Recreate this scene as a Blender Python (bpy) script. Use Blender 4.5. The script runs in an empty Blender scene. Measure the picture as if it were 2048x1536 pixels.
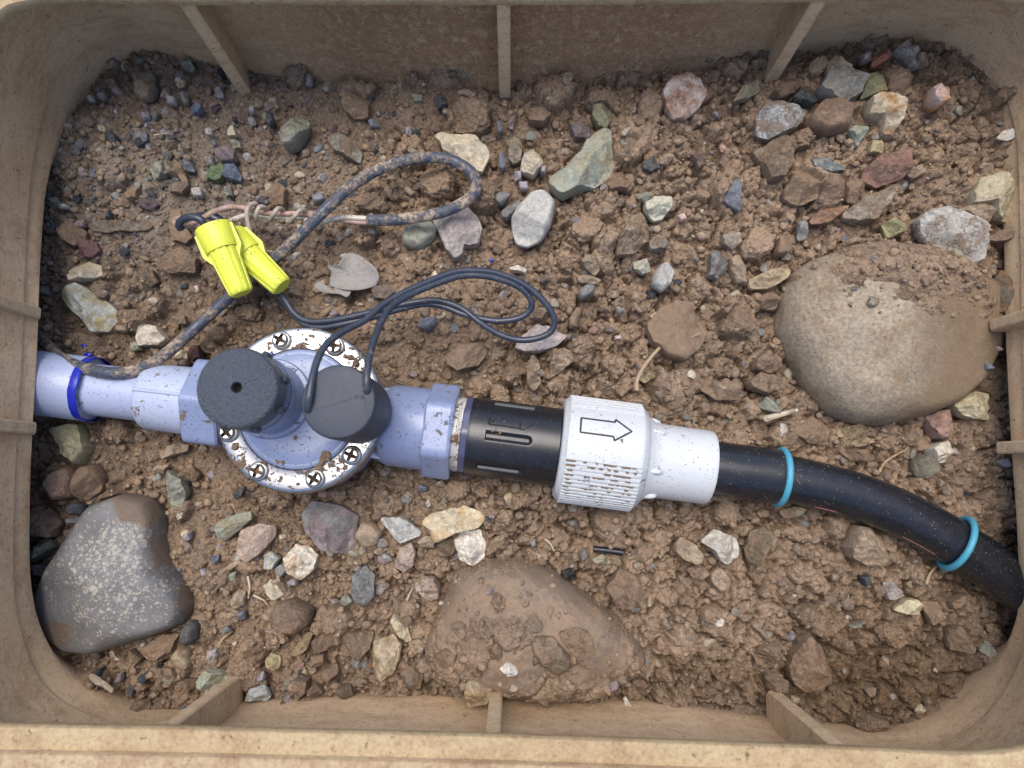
import bpy, bmesh, math, random
import numpy as np
from mathutils import Vector, Matrix, noise as mnoise

random.seed(7)
rng = np.random.default_rng(11)
scene = bpy.context.scene
COL = scene.collection

# ------------------------------------------------------------------ camera, sky, sun, exposure
F, CX, CY, H, TH = 1420.0, 1024.0, 768.0, 0.46, math.radians(7.3)
CT, ST = math.cos(TH), math.sin(TH)
cd = bpy.data.cameras.new('camera')
cam = bpy.data.objects.new('camera', cd)
COL.objects.link(cam)
cam.location = (0, 0, H)
cam.rotation_euler = (TH, 0, 0)
cd.sensor_fit = 'HORIZONTAL'
cd.sensor_width = 34.6
cd.lens = F / 2048 * 34.6
cd.clip_start = 0.01
cd.clip_end = 50
cd.dof.use_dof = True
cd.dof.focus_distance = 0.440
cd.dof.aperture_fstop = 5.5
scene.camera = cam

SUN_EL, SUN_AZ = math.radians(74), math.radians(-20)      # azimuth measured from +Y towards +X
world = bpy.data.worlds.new('World')
scene.world = world
world.use_nodes = True
wn = world.node_tree
bg = wn.nodes['Background']
sky = wn.nodes.new('ShaderNodeTexSky')
sky.sky_type = 'NISHITA'
sky.sun_disc = False
sky.sun_elevation = SUN_EL
sky.sun_rotation = SUN_AZ
sky.air_density = 1.0
sky.dust_density = 3.0
wn.links.new(sky.outputs['Color'], bg.inputs['Color'])
bg.inputs['Strength'].default_value = 0.125
sd = bpy.data.lights.new('sun', 'SUN')
sd.energy = 1.5
sd.angle = math.radians(40)
sd.color = (1.0, 0.95, 0.88)
sun = bpy.data.objects.new('sun', sd)
COL.objects.link(sun)
sdir = Vector((math.sin(SUN_AZ) * math.cos(SUN_EL), math.cos(SUN_AZ) * math.cos(SUN_EL), math.sin(SUN_EL)))
sun.rotation_euler = sdir.to_track_quat('Z', 'Y').to_euler()
sun.location = sdir * 3
vs = scene.view_settings
vs.view_transform = 'Standard'
vs.look = 'None'
vs.gamma = 1.0
vs.use_curve_mapping = False
vs.exposure = 0.94
scene.render.engine = 'CYCLES'
scene.cycles.max_bounces = 6
scene.cycles.use_denoising = True

# ------------------------------------------------------------------ photo measuring: pixel + height -> point
def ray(px, py):
    dx, dy = (px - CX) / F, (CY - py) / F
    return np.array([dx, dy * CT + ST, dy * ST - CT])
def P(px, py, z=0.0):
    d = ray(px, py)
    t = (z - H) / d[2]
    return Vector((d[0] * t, d[1] * t, z))
def proj(X, Y, Z):
    yc = Y * CT + (Z - H) * ST
    zc = -Y * ST + (Z - H) * CT
    return CX + F * X / (-zc), CY - F * yc / (-zc)
def mpp(px, py, z):
    d = ray(px, py)
    return ((z - H) / d[2]) / F

# ------------------------------------------------------------------ object helpers
def link(name, me, mat=None, parent=None):
    o = bpy.data.objects.new(name, me)
    COL.objects.link(o)
    if parent is not None:
        o.parent = parent
    if mat is not None:
        me.materials.append(mat)
    return o
def tag(o, label=None, cat=None, group=None, kind=None):
    if label: o['label'] = label
    if cat: o['category'] = cat
    if group: o['group'] = group
    if kind: o['kind'] = kind
    return o
def empty(name, label, cat, group=None):
    return tag(link(name, None), label, cat, group)
def mesh(name, V, Fc, smooth=True, sharp=35):
    me = bpy.data.meshes.new(name)
    me.from_pydata([tuple(v) for v in V], [], Fc)
    if smooth:
        me.shade_smooth()
        if sharp: me.set_sharp_from_angle(angle=math.radians(sharp))
    me.update()
    return me
class MB:
    def __init__(s): s.V, s.F = [], []
    def add(s, V, Fc):
        b = len(s.V)
        s.V += [tuple(v) for v in V]
        s.F += [tuple(i + b for i in f) for f in Fc]
        return s
    def build(s, name, mat, parent=None, smooth=True, sharp=35):
        return link(name, mesh(name, s.V, s.F, smooth, sharp), mat, parent)
def grid_faces(n, m, close_m=True, close_n=False):
    Fc = []
    for i in range(n if close_n else n - 1):
        for j in range(m if close_m else m - 1):
            a, b = i * m + j, i * m + (j + 1) % m
            c, d = ((i + 1) % n) * m + (j + 1) % m, ((i + 1) % n) * m + j
            Fc.append((a, b, c, d))
    return Fc
def frame(u):
    u = Vector(u).normalized()
    v = Vector((u.y, -u.x, 0))
    v = Vector((1, 0, 0)) if v.length < 1e-5 else v.normalized()
    w = v.cross(u).normalized()
    if w.z < 0: v, w = -v, -w
    return u, v, w
def lathe(A, u, prof, seg=48, rfun=None, caps=True):
    """profile of (s, r) turned about the axis A + s*u; theta 0 is the upper side, growing to the photo's lower side"""
    u, v, w = frame(u)
    V = []
    for s, r in prof:
        c = Vector(A) + u * s
        for k in range(seg):
            th = 2 * math.pi * k / seg
            rr = rfun(th, s, r) if rfun else r
            V.append(c + (w * math.cos(th) + v * math.sin(th)) * rr)
    Fc = grid_faces(len(prof), seg)
    if caps:
        Fc.append(tuple(range(seg)))
        Fc.append(tuple(reversed(range((len(prof) - 1) * seg, len(prof) * seg))))
    return V, Fc
def catmull(pts, n=8, closed=False):
    pts = [np.array(p, float) for p in pts]
    out = []
    N = len(pts)
    for i in range(N if closed else N - 1):
        p1, p2 = pts[i], pts[(i + 1) % N]
        p0 = pts[i - 1] if (closed or i > 0) else 2 * p1 - p2
        p3 = pts[(i + 2) % N] if (closed or i + 2 < N) else 2 * p2 - p1
        for k in range(n):
            t = k / n
            out.append(0.5 * (2 * p1 + (p2 - p0) * t + (2 * p0 - 5 * p1 + 4 * p2 - p3) * t * t + (3 * p1 - p0 - 3 * p2 + p3) * t ** 3))
    if not closed: out.append(pts[-1])
    return out
def tube(pts, r, seg=10, caps=True, rf=None):
    pts = [Vector(p) for p in pts]
    n = len(pts)
    V = []
    nrm = None
    for i, p in enumerate(pts):
        t = (pts[min(i + 1, n - 1)] - pts[max(i - 1, 0)]).normalized()
        if nrm is None:
            nrm = t.orthogonal().normalized()
        else:
            nrm = (nrm - t * nrm.dot(t)).normalized()
        b = t.cross(nrm)
        rr = rf(i / (n - 1)) * r if rf else r
        for k in range(seg):
            a = 2 * math.pi * k / seg
            V.append(p + (nrm * math.cos(a) + b * math.sin(a)) * rr)
    Fc = grid_faces(n, seg)
    if caps:
        Fc.append(tuple(reversed(range(seg))))
        Fc.append(tuple(range((n - 1) * seg, n * seg)))
    return V, Fc
def torus(c, u, R, r, seg=64, sub=12, rz=1.0):
    u, v, w = frame(u)
    V = []
    for i in range(seg):
        a = 2 * math.pi * i / seg
        d = w * math.cos(a) + v * math.sin(a)
        for k in range(sub):
            b = 2 * math.pi * k / sub
            V.append(Vector(c) + d * (R + r * math.cos(b)) + u * (r * rz * math.sin(b)))
    return V, grid_faces(seg, sub, True, True)
def prism(poly, z0, z1, c=(0, 0, 0)):
    n = len(poly)
    V = [(c[0] + x, c[1] + y, c[2] + z0) for x, y in poly] + [(c[0] + x, c[1] + y, c[2] + z1) for x, y in poly]
    Fc = [tuple(reversed(range(n))), tuple(range(n, 2 * n))] + [(i, (i + 1) % n, n + (i + 1) % n, n + i) for i in range(n)]
    return V, Fc

# ------------------------------------------------------------------ materials
class Mat:
    def __init__(s, name, rough=0.6, spec=0.5, metal=0.0):
        s.m = bpy.data.materials.new(name)
        s.m.use_nodes = True
        s.nt = s.m.node_tree
        s.b = s.nt.nodes['Principled BSDF']
        s.b.inputs['Roughness'].default_value = rough
        s.b.inputs['Metallic'].default_value = metal
        s.b.inputs['Specular IOR Level'].default_value = spec
        s.pos = s.nt.nodes.new('ShaderNodeNewGeometry').outputs['Position']
    def L(s, a, b): s.nt.links.new(a, b)
    def put(s, sock, val):
        if hasattr(val, 'links') or isinstance(val, bpy.types.NodeSocket): s.L(val, sock)
        elif isinstance(val, (tuple, list)) and len(val) == 3 and sock.type == 'RGBA': sock.default_value = (*val, 1)
        else: sock.default_value = val
    def noise(s, scale, detail=4, rough=0.6, vec=None, stretch=None, out='Fac', dist=0.0):
        v = vec or s.pos
        if stretch:
            mp = s.nt.nodes.new('ShaderNodeMapping')
            s.L(v, mp.inputs['Vector'])
            mp.inputs['Scale'].default_value = stretch
            v = mp.outputs['Vector']
        n = s.nt.nodes.new('ShaderNodeTexNoise')
        s.L(v, n.inputs['Vector'])
        n.inputs['Scale'].default_value = scale
        n.inputs['Detail'].default_value = detail
        n.inputs['Roughness'].default_value = rough
        n.inputs['Distortion'].default_value = dist
        return n.outputs[out]
    def voro(s, scale, feature='F1', out='Distance', vec=None):
        n = s.nt.nodes.new('ShaderNodeTexVoronoi')
        n.feature = feature
        s.L(vec or s.pos, n.inputs['Vector'])
        n.inputs['Scale'].default_value = scale
        return n.outputs[out]
    def ramp(s, fac, a, b):
        n = s.nt.nodes.new('ShaderNodeMapRange')
        n.clamp = True
        s.put(n.inputs['Value'], fac)
        s.put(n.inputs['From Min'], a)
        s.put(n.inputs['From Max'], b)
        return n.outputs['Result']
    def math(s, op, a, b=0.0, c=0.0):
        n = s.nt.nodes.new('ShaderNodeMath')
        n.operation = op
        s.put(n.inputs[0], a); s.put(n.inputs[1], b); s.put(n.inputs[2], c)
        return n.outputs[0]
    def mix(s, f, a, b, mode='MIX'):
        n = s.nt.nodes.new('ShaderNodeMix')
        n.data_type = 'RGBA'
        n.blend_type = mode
        n.clamp_result = False
        s.put(n.inputs[0], f); s.put(n.inputs[6], a); s.put(n.inputs[7], b)
        return n.outputs[2]
    def attr(s, name, kind='GEOMETRY', out='Color'):
        n = s.nt.nodes.new('ShaderNodeAttribute')
        n.attribute_type = kind
        n.attribute_name = name
        return n.outputs[out]
    def bump(s, hgt, strength=0.3, dist=0.001, prev=None):
        n = s.nt.nodes.new('ShaderNodeBump')
        n.inputs['Strength'].default_value = strength
        n.inputs['Distance'].default_value = dist
        s.put(n.inputs['Height'], hgt)
        if prev is not None: s.L(prev, n.inputs['Normal'])
        return n.outputs['Normal']
    def out(s, color=None, rough=None, normal=None):
        if color is not None: s.put(s.b.inputs['Base Color'], color)
        if rough is not None: s.put(s.b.inputs['Roughness'], rough)
        if normal is not None: s.L(normal, s.b.inputs['Normal'])
        return s.m
SOIL_D, SOIL_L = (0.130, 0.088, 0.060), (0.412, 0.296, 0.203)
DIRT = (0.20, 0.125, 0.075)

def soil_material():
    m = Mat('soil', 0.95, 0.15)
    a = m.nt.nodes.new('ShaderNodeAttribute'); a.attribute_name = 'tone'
    sep = m.nt.nodes.new('ShaderNodeSeparateColor'); m.L(a.outputs['Color'], sep.inputs[0])
    lump, moist, grey = sep.outputs[0], sep.outputs[1], sep.outputs[2]
    n1 = m.noise(60, 5, 0.65)
    n2 = m.noise(420, 4, 0.7)
    n3 = m.noise(1400, 2, 0.7)
    f = m.math('ADD', m.math('MULTIPLY', lump, 0.55), m.math('ADD', m.math('MULTIPLY', n1, 0.5), m.math('MULTIPLY', n2, 0.45)))
    c = m.mix(m.ramp(f, 0.35, 1.05), SOIL_D, SOIL_L)
    cg = m.mix(m.ramp(f, 0.35, 1.05), (0.105, 0.086, 0.069), (0.31, 0.252, 0.197))
    c = m.mix(grey, c, cg)
    wet = m.mix(m.ramp(f, 0.35, 1.05), (0.062, 0.040, 0.025), (0.19, 0.125, 0.076))
    c = m.mix(moist, c, wet)
    c = m.mix(m.math('MULTIPLY', m.ramp(n3, 0.58, 0.72), 0.55), c, (0.50, 0.39, 0.28))
    c = m.mix(m.math('MULTIPLY', m.ramp(n3, 0.42, 0.30), 0.55), c, (0.06, 0.042, 0.032))
    vor = m.voro(620, vec=m.pos)
    nb = m.bump(m.math('ADD', m.math('MULTIPLY', vor, -0.9), m.noise(900, 4, 0.75)), 0.9, 0.0013)
    nb = m.bump(m.noise(2400, 2, 0.7), 0.6, 0.0005, nb)
    return m.out(c, 0.95, nb)
def stone_material(name, attrib=False, adust=0.25):
    m = Mat(name, 0.8, 0.3)
    if attrib:
        base, tint, dust = m.attr('tone'), m.attr('tone'), adust
    else:
        oi = m.nt.nodes.new('ShaderNodeObjectInfo')
        base, dust = oi.outputs['Color'], oi.outputs['Alpha']
        tint = m.attr('tint', 'OBJECT')
    n1 = m.noise(75, 5, 0.65, dist=0.6)
    n2 = m.noise(330, 5, 0.7)
    n3 = m.noise(1100, 3, 0.7)
    c = m.mix(m.ramp(n1, 0.42, 0.62), base, tint)
    v = m.math('ADD', m.math('MULTIPLY', n2, 0.9), m.math('MULTIPLY', n3, 0.5))
    c = m.mix(1.0, c, m.mix(m.ramp(v, 0.40, 1.0), (0.50, 0.50, 0.53), (1.42, 1.40, 1.36)), 'MULTIPLY')
    vein = m.noise(130, 3, 0.5, stretch=(1, 2.6, 1), dist=1.5)
    vein = m.math('ABSOLUTE', m.math('SUBTRACT', vein, 0.5))
    c = m.mix(m.math('MULTIPLY', m.ramp(vein, 0.018, 0.002), 0.30), c, (0.50, 0.46, 0.40))
    c = m.mix(m.math('MULTIPLY', m.ramp(n3, 0.38, 0.30), 0.5), c, (0.05, 0.04, 0.035))
    dn = m.math('ADD', m.math('MULTIPLY', m.noise(95, 6, 0.7), 0.65), m.math('MULTIPLY', m.noise(520, 4, 0.75), 0.35))
    th = m.math('SUBTRACT', 0.78, m.math('MULTIPLY', dust, 0.55))
    df = m.ramp(dn, m.math('SUBTRACT', th, 0.02), m.math('ADD', th, 0.07))
    c = m.mix(m.math('MULTIPLY', df, 0.93), c, m.mix(n2, (0.165, 0.11, 0.072), (0.35, 0.245, 0.165)))
    nb = m.bump(m.noise(190, 7, 0.75), 0.75, 0.0030)
    nb = m.bump(m.noise(900, 4, 0.75), 0.6, 0.0008, nb)
    nb = m.bump(m.math('MULTIPLY', df, m.noise(800, 3, 0.7)), 0.7, 0.0012, nb)
    return m.out(c, m.math('ADD', 0.72, m.math('MULTIPLY', df, 0.2)), nb)
def dirt_mask(m, amount, big=130, small=900):
    """speckle of soil: bigger smears plus fine dots"""
    a = m.ramp(m.noise(big, 6, 0.72), 0.70 - amount, 0.745 - amount)
    b = m.ramp(m.noise(small, 2, 0.5), 0.70 - amount * 0.35, 0.725 - amount * 0.35)
    return m.math('MAXIMUM', a, b)
def plastic(name, col, rough=0.38, amount=0.03, spec=0.5, var=0.06, bump=0.05, bscale=900, dirt=DIRT, film=0.0, bdist=0.0004):
    m = Mat(name, rough, spec)
    n = m.noise(40, 4, 0.6)
    lo = tuple(c * (1 - var) for c in col); hi = tuple(c * (1 + var) for c in col)
    c = m.mix(n, lo, hi)
    if film > 0:
        fm = m.math('MULTIPLY', m.ramp(m.noise(110, 6, 0.75), 0.45, 0.75), film)
        c = m.mix(fm, c, (0.30, 0.25, 0.20))
    d = dirt_mask(m, amount)
    c = m.mix(d, c, m.mix(m.noise(600, 3), tuple(x * .6 for x in dirt), tuple(x * 1.25 for x in dirt)))
    r = m.math('ADD', m.math('ADD', rough - 0.06, m.math('MULTIPLY', m.noise(160, 5, 0.7), 0.12)), m.math('MULTIPLY', d, 0.45))
    nb = m.bump(m.noise(bscale, 3), bump, bdist)
    nb = m.bump(m.math('MULTIPLY', d, m.noise(700, 3)), 0.7, 0.0015, nb)
    return m.out(c, r, nb)
def box_material(name, base, dark, dirty, amount, film=False):
    m = Mat(name, 0.72, 0.3)
    n1 = m.noise(9, 6, 0.65)
    n2 = m.noise(70, 7, 0.78, stretch=(0.6, 0.6, 1.4))
    n3 = m.noise(520, 4, 0.75)
    n4 = m.noise(190, 6, 0.8)
    c = m.mix(m.ramp(m.math('ADD', m.math('MULTIPLY', n1, 0.7), m.math('MULTIPLY', n2, 0.4)), 0.42, 0.70), base, dark)
    if film:      # soil washed down the middle of the long wall
        sp_ = m.nt.nodes.new('ShaderNodeSeparateXYZ'); m.L(m.pos, sp_.inputs[0])
        fx = m.ramp(m.math('ADD', m.math('ABSOLUTE', sp_.outputs[0]), m.math('MULTIPLY', n2, 0.12)), 0.27, 0.16)
        fy = m.ramp(sp_.outputs[1], 0.10, 0.18)
        f = m.math('MULTIPLY', m.math('MULTIPLY', fx, fy), m.ramp(n4, 0.28, 0.52))
        c = m.mix(m.math('MULTIPLY', f, 0.95), c, (0.275, 0.158, 0.085))
    c = m.mix(m.math('MULTIPLY', m.ramp(n2, 0.48, 0.66), amount), c, dirty)
    c = m.mix(m.math('MULTIPLY', m.ramp(n4, 0.54, 0.66), 0.55 * amount), c, tuple(x * 0.7 for x in dirty))
    c = m.mix(m.math('MULTIPLY', m.ramp(n3, 0.54, 0.64), 0.45 * amount + 0.1), c, tuple(x * 0.5 for x in dirty))
    c = m.mix(m.math('MULTIPLY', m.ramp(n3, 0.45, 0.33), 0.45), c, (0.56, 0.43, 0.27))
    st = m.noise(34, 6, 0.8, stretch=(0.25, 0.25, 3.5))
    c = m.mix(m.math('MULTIPLY', m.ramp(st, 0.57, 0.75), 0.25), c, tuple(x * 0.8 for x in dirty))
    sp = m.noise(230, 5, 0.7)
    c = m.mix(m.math('MULTIPLY', m.ramp(sp, 0.645, 0.67), 0.8), c, (0.085, 0.05, 0.03))
    nb = m.bump(m.noise(260, 6, 0.75), 0.4, 0.0018)
    nb = m.bump(m.noise(1100, 3, 0.7), 0.45, 0.0006, nb)
    return m.out(c, 0.75, nb)

M_SOIL = soil_material()
M_STONE = stone_material('stone')
M_GRAVEL = stone_material('gravel', True)
M_RUBBLE = stone_material('rubble', True, 0.52)
M_BOX = box_material('box_plastic', (0.60, 0.435, 0.275), (0.49, 0.342, 0.21), (0.36, 0.225, 0.13), 0.65, True)
M_RIB = box_material('rib_plastic', (0.60, 0.445, 0.285), (0.50, 0.36, 0.225), (0.36, 0.235, 0.14), 0.6)
M_LEDGE = box_material('ledge_plastic', (0.43, 0.335, 0.20), (0.36, 0.265, 0.15), (0.26, 0.165, 0.09), 0.75)
M_RIM = box_material('rim_plastic', (0.45, 0.345, 0.22), (0.36, 0.26, 0.16), (0.27, 0.17, 0.10), 1.0)
M_PIPE = plastic('purple_pipe', (0.315, 0.362, 0.52), 0.36, 0.065)
M_ADAPT = plastic('adapter_plastic', (0.36, 0.412, 0.545), 0.36, 0.09)
M_VALVE = plastic('valve_plastic', (0.198, 0.242, 0.380), 0.30, 0.10)
M_BONNET = plastic('bonnet_plastic', (0.205, 0.250, 0.385), 0.33, 0.095)
M_PRIMER = plastic('blue_primer', (0.012, 0.022, 0.33), 0.25, 0.01, var=0.3)
M_CAP = plastic('cap_plastic', (0.050, 0.059, 0.078), 0.36, 0.07, bump=1.0, bscale=680, bdist=0.0020)
M_SOLEN = plastic('solenoid_plastic', (0.038, 0.045, 0.061), 0.50, 0.06, spec=0.28, bump=0.10, film=0.05)
M_BLACK = plastic('black_plastic', (0.009, 0.010, 0.014), 0.31, 0.035, bump=0.12, film=0.03)
M_HOSE = plastic('black_hose', (0.010, 0.012, 0.017), 0.26, 0.02, bump=0.10, film=0.035, dirt=(0.35, 0.28, 0.22))
M_COLLAR = plastic('collar_plastic', (0.055, 0.062, 0.12), 0.32, 0.04)
M_TAPE = plastic('thread_seal', (0.52, 0.50, 0.46), 0.6, 0.16)
M_WHITE = plastic('white_plastic', (0.50, 0.52, 0.535), 0.38, 0.065, film=0.03)
M_KNURL = plastic('white_nut_plastic', (0.49, 0.51, 0.525), 0.38, 0.06, film=0.04)
M_INK = plastic('black_ink', (0.02, 0.02, 0.022), 0.5, 0.05)
M_TEAL = plastic('teal_rubber', (0.055, 0.27, 0.38), 0.5, 0.0)
M_YELLOW = plastic('yellow_plastic', (0.62, 0.655, 0.065), 0.42, 0.035, film=0.06, dirt=(0.25, 0.14, 0.04))
M_WIRE = plastic('wire_rubber', (0.024, 0.032, 0.052), 0.36, 0.06, film=0.10, dirt=(0.30, 0.24, 0.19))
M_PINK = plastic('red_wire', (0.44, 0.27, 0.23), 0.5, 0.18, film=0.75, dirt=(0.40, 0.29, 0.20))
M_PALE = plastic('white_wire', (0.55, 0.50, 0.42), 0.45, 0.13, film=0.55, dirt=(0.36, 0.27, 0.19))
M_HOLE = plastic('dark_hole', (0.004, 0.004, 0.004), 0.9, 0.0)
def cable_material():
    m = Mat('muddy_cable', 0.45, 0.5)
    d = m.math('ADD', m.math('MULTIPLY', m.noise(60, 7, 0.78), 0.65), m.math('MULTIPLY', m.noise(500, 5, 0.8), 0.35))
    c = m.mix(m.noise(200, 4), (0.030, 0.040, 0.066), (0.070, 0.088, 0.130))
    f = m.math('MULTIPLY', m.ramp(d, 0.475, 0.56), 0.95)
    c = m.mix(f, c, m.mix(m.noise(500, 4), (0.30, 0.22, 0.15), (0.54, 0.44, 0.33)))
    nb = m.bump(m.math('MULTIPLY', f, m.noise(400, 4, 0.7)), 0.8, 0.0016)
    return m.out(c, m.math('ADD', 0.35, m.math('MULTIPLY', f, 0.5)), nb)
M_CABLE = cable_material()
def metal_material(name, col, rough, amount):
    m = Mat(name, rough, 0.5, 1.0)
    d = dirt_mask(m, amount, 120, 700)
    c = m.mix(m.noise(60, 4), tuple(x * .85 for x in col), col)
    c = m.mix(d, c, m.mix(m.noise(500, 4), (0.10, 0.055, 0.03), (0.25, 0.15, 0.09)))
    m.put(m.b.inputs['Metallic'], m.math('SUBTRACT', 1.0, d))
    r = m.math('ADD', m.math('ADD', rough - 0.05, m.math('MULTIPLY', m.noise(90, 5), 0.12)), m.math('MULTIPLY', d, 0.6))
    nb = m.bump(m.noise(45, 3), 0.06, 0.004)
    nb = m.bump(m.math('MULTIPLY', d, m.noise(600, 3)), 0.8, 0.0018, nb)
    return m.out(c, r, nb)
M_RING = metal_material('metal_ring', (0.50, 0.49, 0.48), 0.25, 0.135)
M_SCREW = metal_material('screw_steel', (0.50, 0.49, 0.48), 0.24, 0.06)
M_SLOT = metal_material('screw_recess', (0.05, 0.04, 0.035), 0.7, 0.2)
def speckle_material():
    m = Mat('speckled_rock', 0.72, 0.35)
    n1 = m.noise(28, 5, 0.65)
    c = m.mix(m.noise(140, 5), (0.085, 0.085, 0.086), (0.165, 0.162, 0.158))
    c = m.mix(m.math('MULTIPLY', m.ramp(n1, 0.40, 0.60), 0.45), c, (0.21, 0.21, 0.23))
    warp = m.nt.nodes.new('ShaderNodeVectorMath'); warp.operation = 'MULTIPLY_ADD'
    m.L(m.noise(300, 3, out='Color'), warp.inputs[0])
    warp.inputs[1].default_value = (0.004, 0.004, 0.004)
    m.L(m.pos, warp.inputs[2])
    v1 = m.voro(380, vec=warp.outputs[0]); v2 = m.voro(150, vec=warp.outputs[0])
    dens = m.ramp(m.noise(20, 4, 0.6), 0.25, 0.72)
    s1 = m.ramp(v1, m.math('MULTIPLY', dens, 0.62), m.math('SUBTRACT', m.math('MULTIPLY', dens, 0.62), 0.16))
    s2 = m.ramp(v2, m.math('MULTIPLY', dens, 0.37), m.math('SUBTRACT', m.math('MULTIPLY', dens, 0.37), 0.12))
    v3 = m.voro(760, vec=warp.outputs[0])
    s3 = m.ramp(v3, m.math('MULTIPLY', dens, 0.60), m.math('SUBTRACT', m.math('MULTIPLY', dens, 0.60), 0.2))
    s = m.math('MAXIMUM', m.math('MAXIMUM', s1, m.math('MULTIPLY', s3, 0.7)), s2)
    s = m.math('MULTIPLY', s, m.ramp(m.noise(70, 4, 0.7), 0.36, 0.46))
    c = m.mix(m.math('MULTIPLY', s, 0.74), c, m.mix(m.noise(90, 3), (0.37, 0.335, 0.25), (0.42, 0.41, 0.38)))
    oi = m.nt.nodes.new('ShaderNodeAttribute'); oi.attribute_name = 'tone'
    dn = m.math('ADD', m.math('MULTIPLY', m.noise(70, 6, 0.75), 0.6), m.math('MULTIPLY', oi.outputs['Fac'], 0.55))
    df = m.ramp(dn, 0.50, 0.60)
    c = m.mix(m.math('MULTIPLY', df, 0.9), c, m.mix(m.noise(300, 4), (0.115, 0.08, 0.058), (0.20, 0.145, 0.105)))
    nb = m.bump(m.noise(150, 7, 0.75), 0.5, 0.0026)
    nb = m.bump(m.noise(900, 4, 0.7), 0.4, 0.0006, nb)
    nb = m.bump(s, 0.25, 0.0006, nb)
    return m.out(c, m.math('ADD', 0.55, m.math('MULTIPLY', df, 0.35)), nb)
M_SPECK = speckle_material()
def boulder_material():
    m = Mat('boulder_rock', 0.85, 0.25)
    n1 = m.noise(26, 7, 0.7)
    n2 = m.noise(420, 5, 0.8)
    c = m.mix(m.ramp(n1, 0.38, 0.60), (0.43, 0.355, 0.26), (0.30, 0.24, 0.17))
    c = m.mix(m.math('MULTIPLY', m.ramp(m.noise(42, 6, 0.7), 0.54, 0.68), 0.7), c, (0.235, 0.225, 0.19))
    c = m.mix(m.math('MULTIPLY', m.ramp(m.noise(34, 5, 0.7, vec=None, stretch=(1, 1.3, 2)), 0.53, 0.66), 0.55), c, (0.24, 0.15, 0.082))
    c = m.mix(1.0, c, m.mix(m.ramp(n2, 0.3, 0.7), (0.50, 0.50, 0.50), (1.40, 1.40, 1.40)), 'MULTIPLY')
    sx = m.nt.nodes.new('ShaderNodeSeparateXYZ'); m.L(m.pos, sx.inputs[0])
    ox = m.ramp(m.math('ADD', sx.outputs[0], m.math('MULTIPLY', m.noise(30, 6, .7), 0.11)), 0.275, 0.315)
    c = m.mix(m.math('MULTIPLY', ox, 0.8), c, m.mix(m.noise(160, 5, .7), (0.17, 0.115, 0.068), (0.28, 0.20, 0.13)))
    w = m.math('MULTIPLY', m.ramp(m.noise(180, 4, 0.75, stretch=(1, 2.5, 1)), 0.64, 0.72), m.ramp(m.noise(30, 3), 0.50, 0.60))
    c = m.mix(m.math('MULTIPLY', w, 0.55), c, (0.56, 0.53, 0.48))
    nb = m.bump(m.noise(120, 7, 0.75), 0.55, 0.0032)
    nb = m.bump(m.noise(620, 5, 0.8), 0.9, 0.0014, nb)
    return m.out(c, 0.88, nb)
M_BOULDER = boulder_material()

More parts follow.
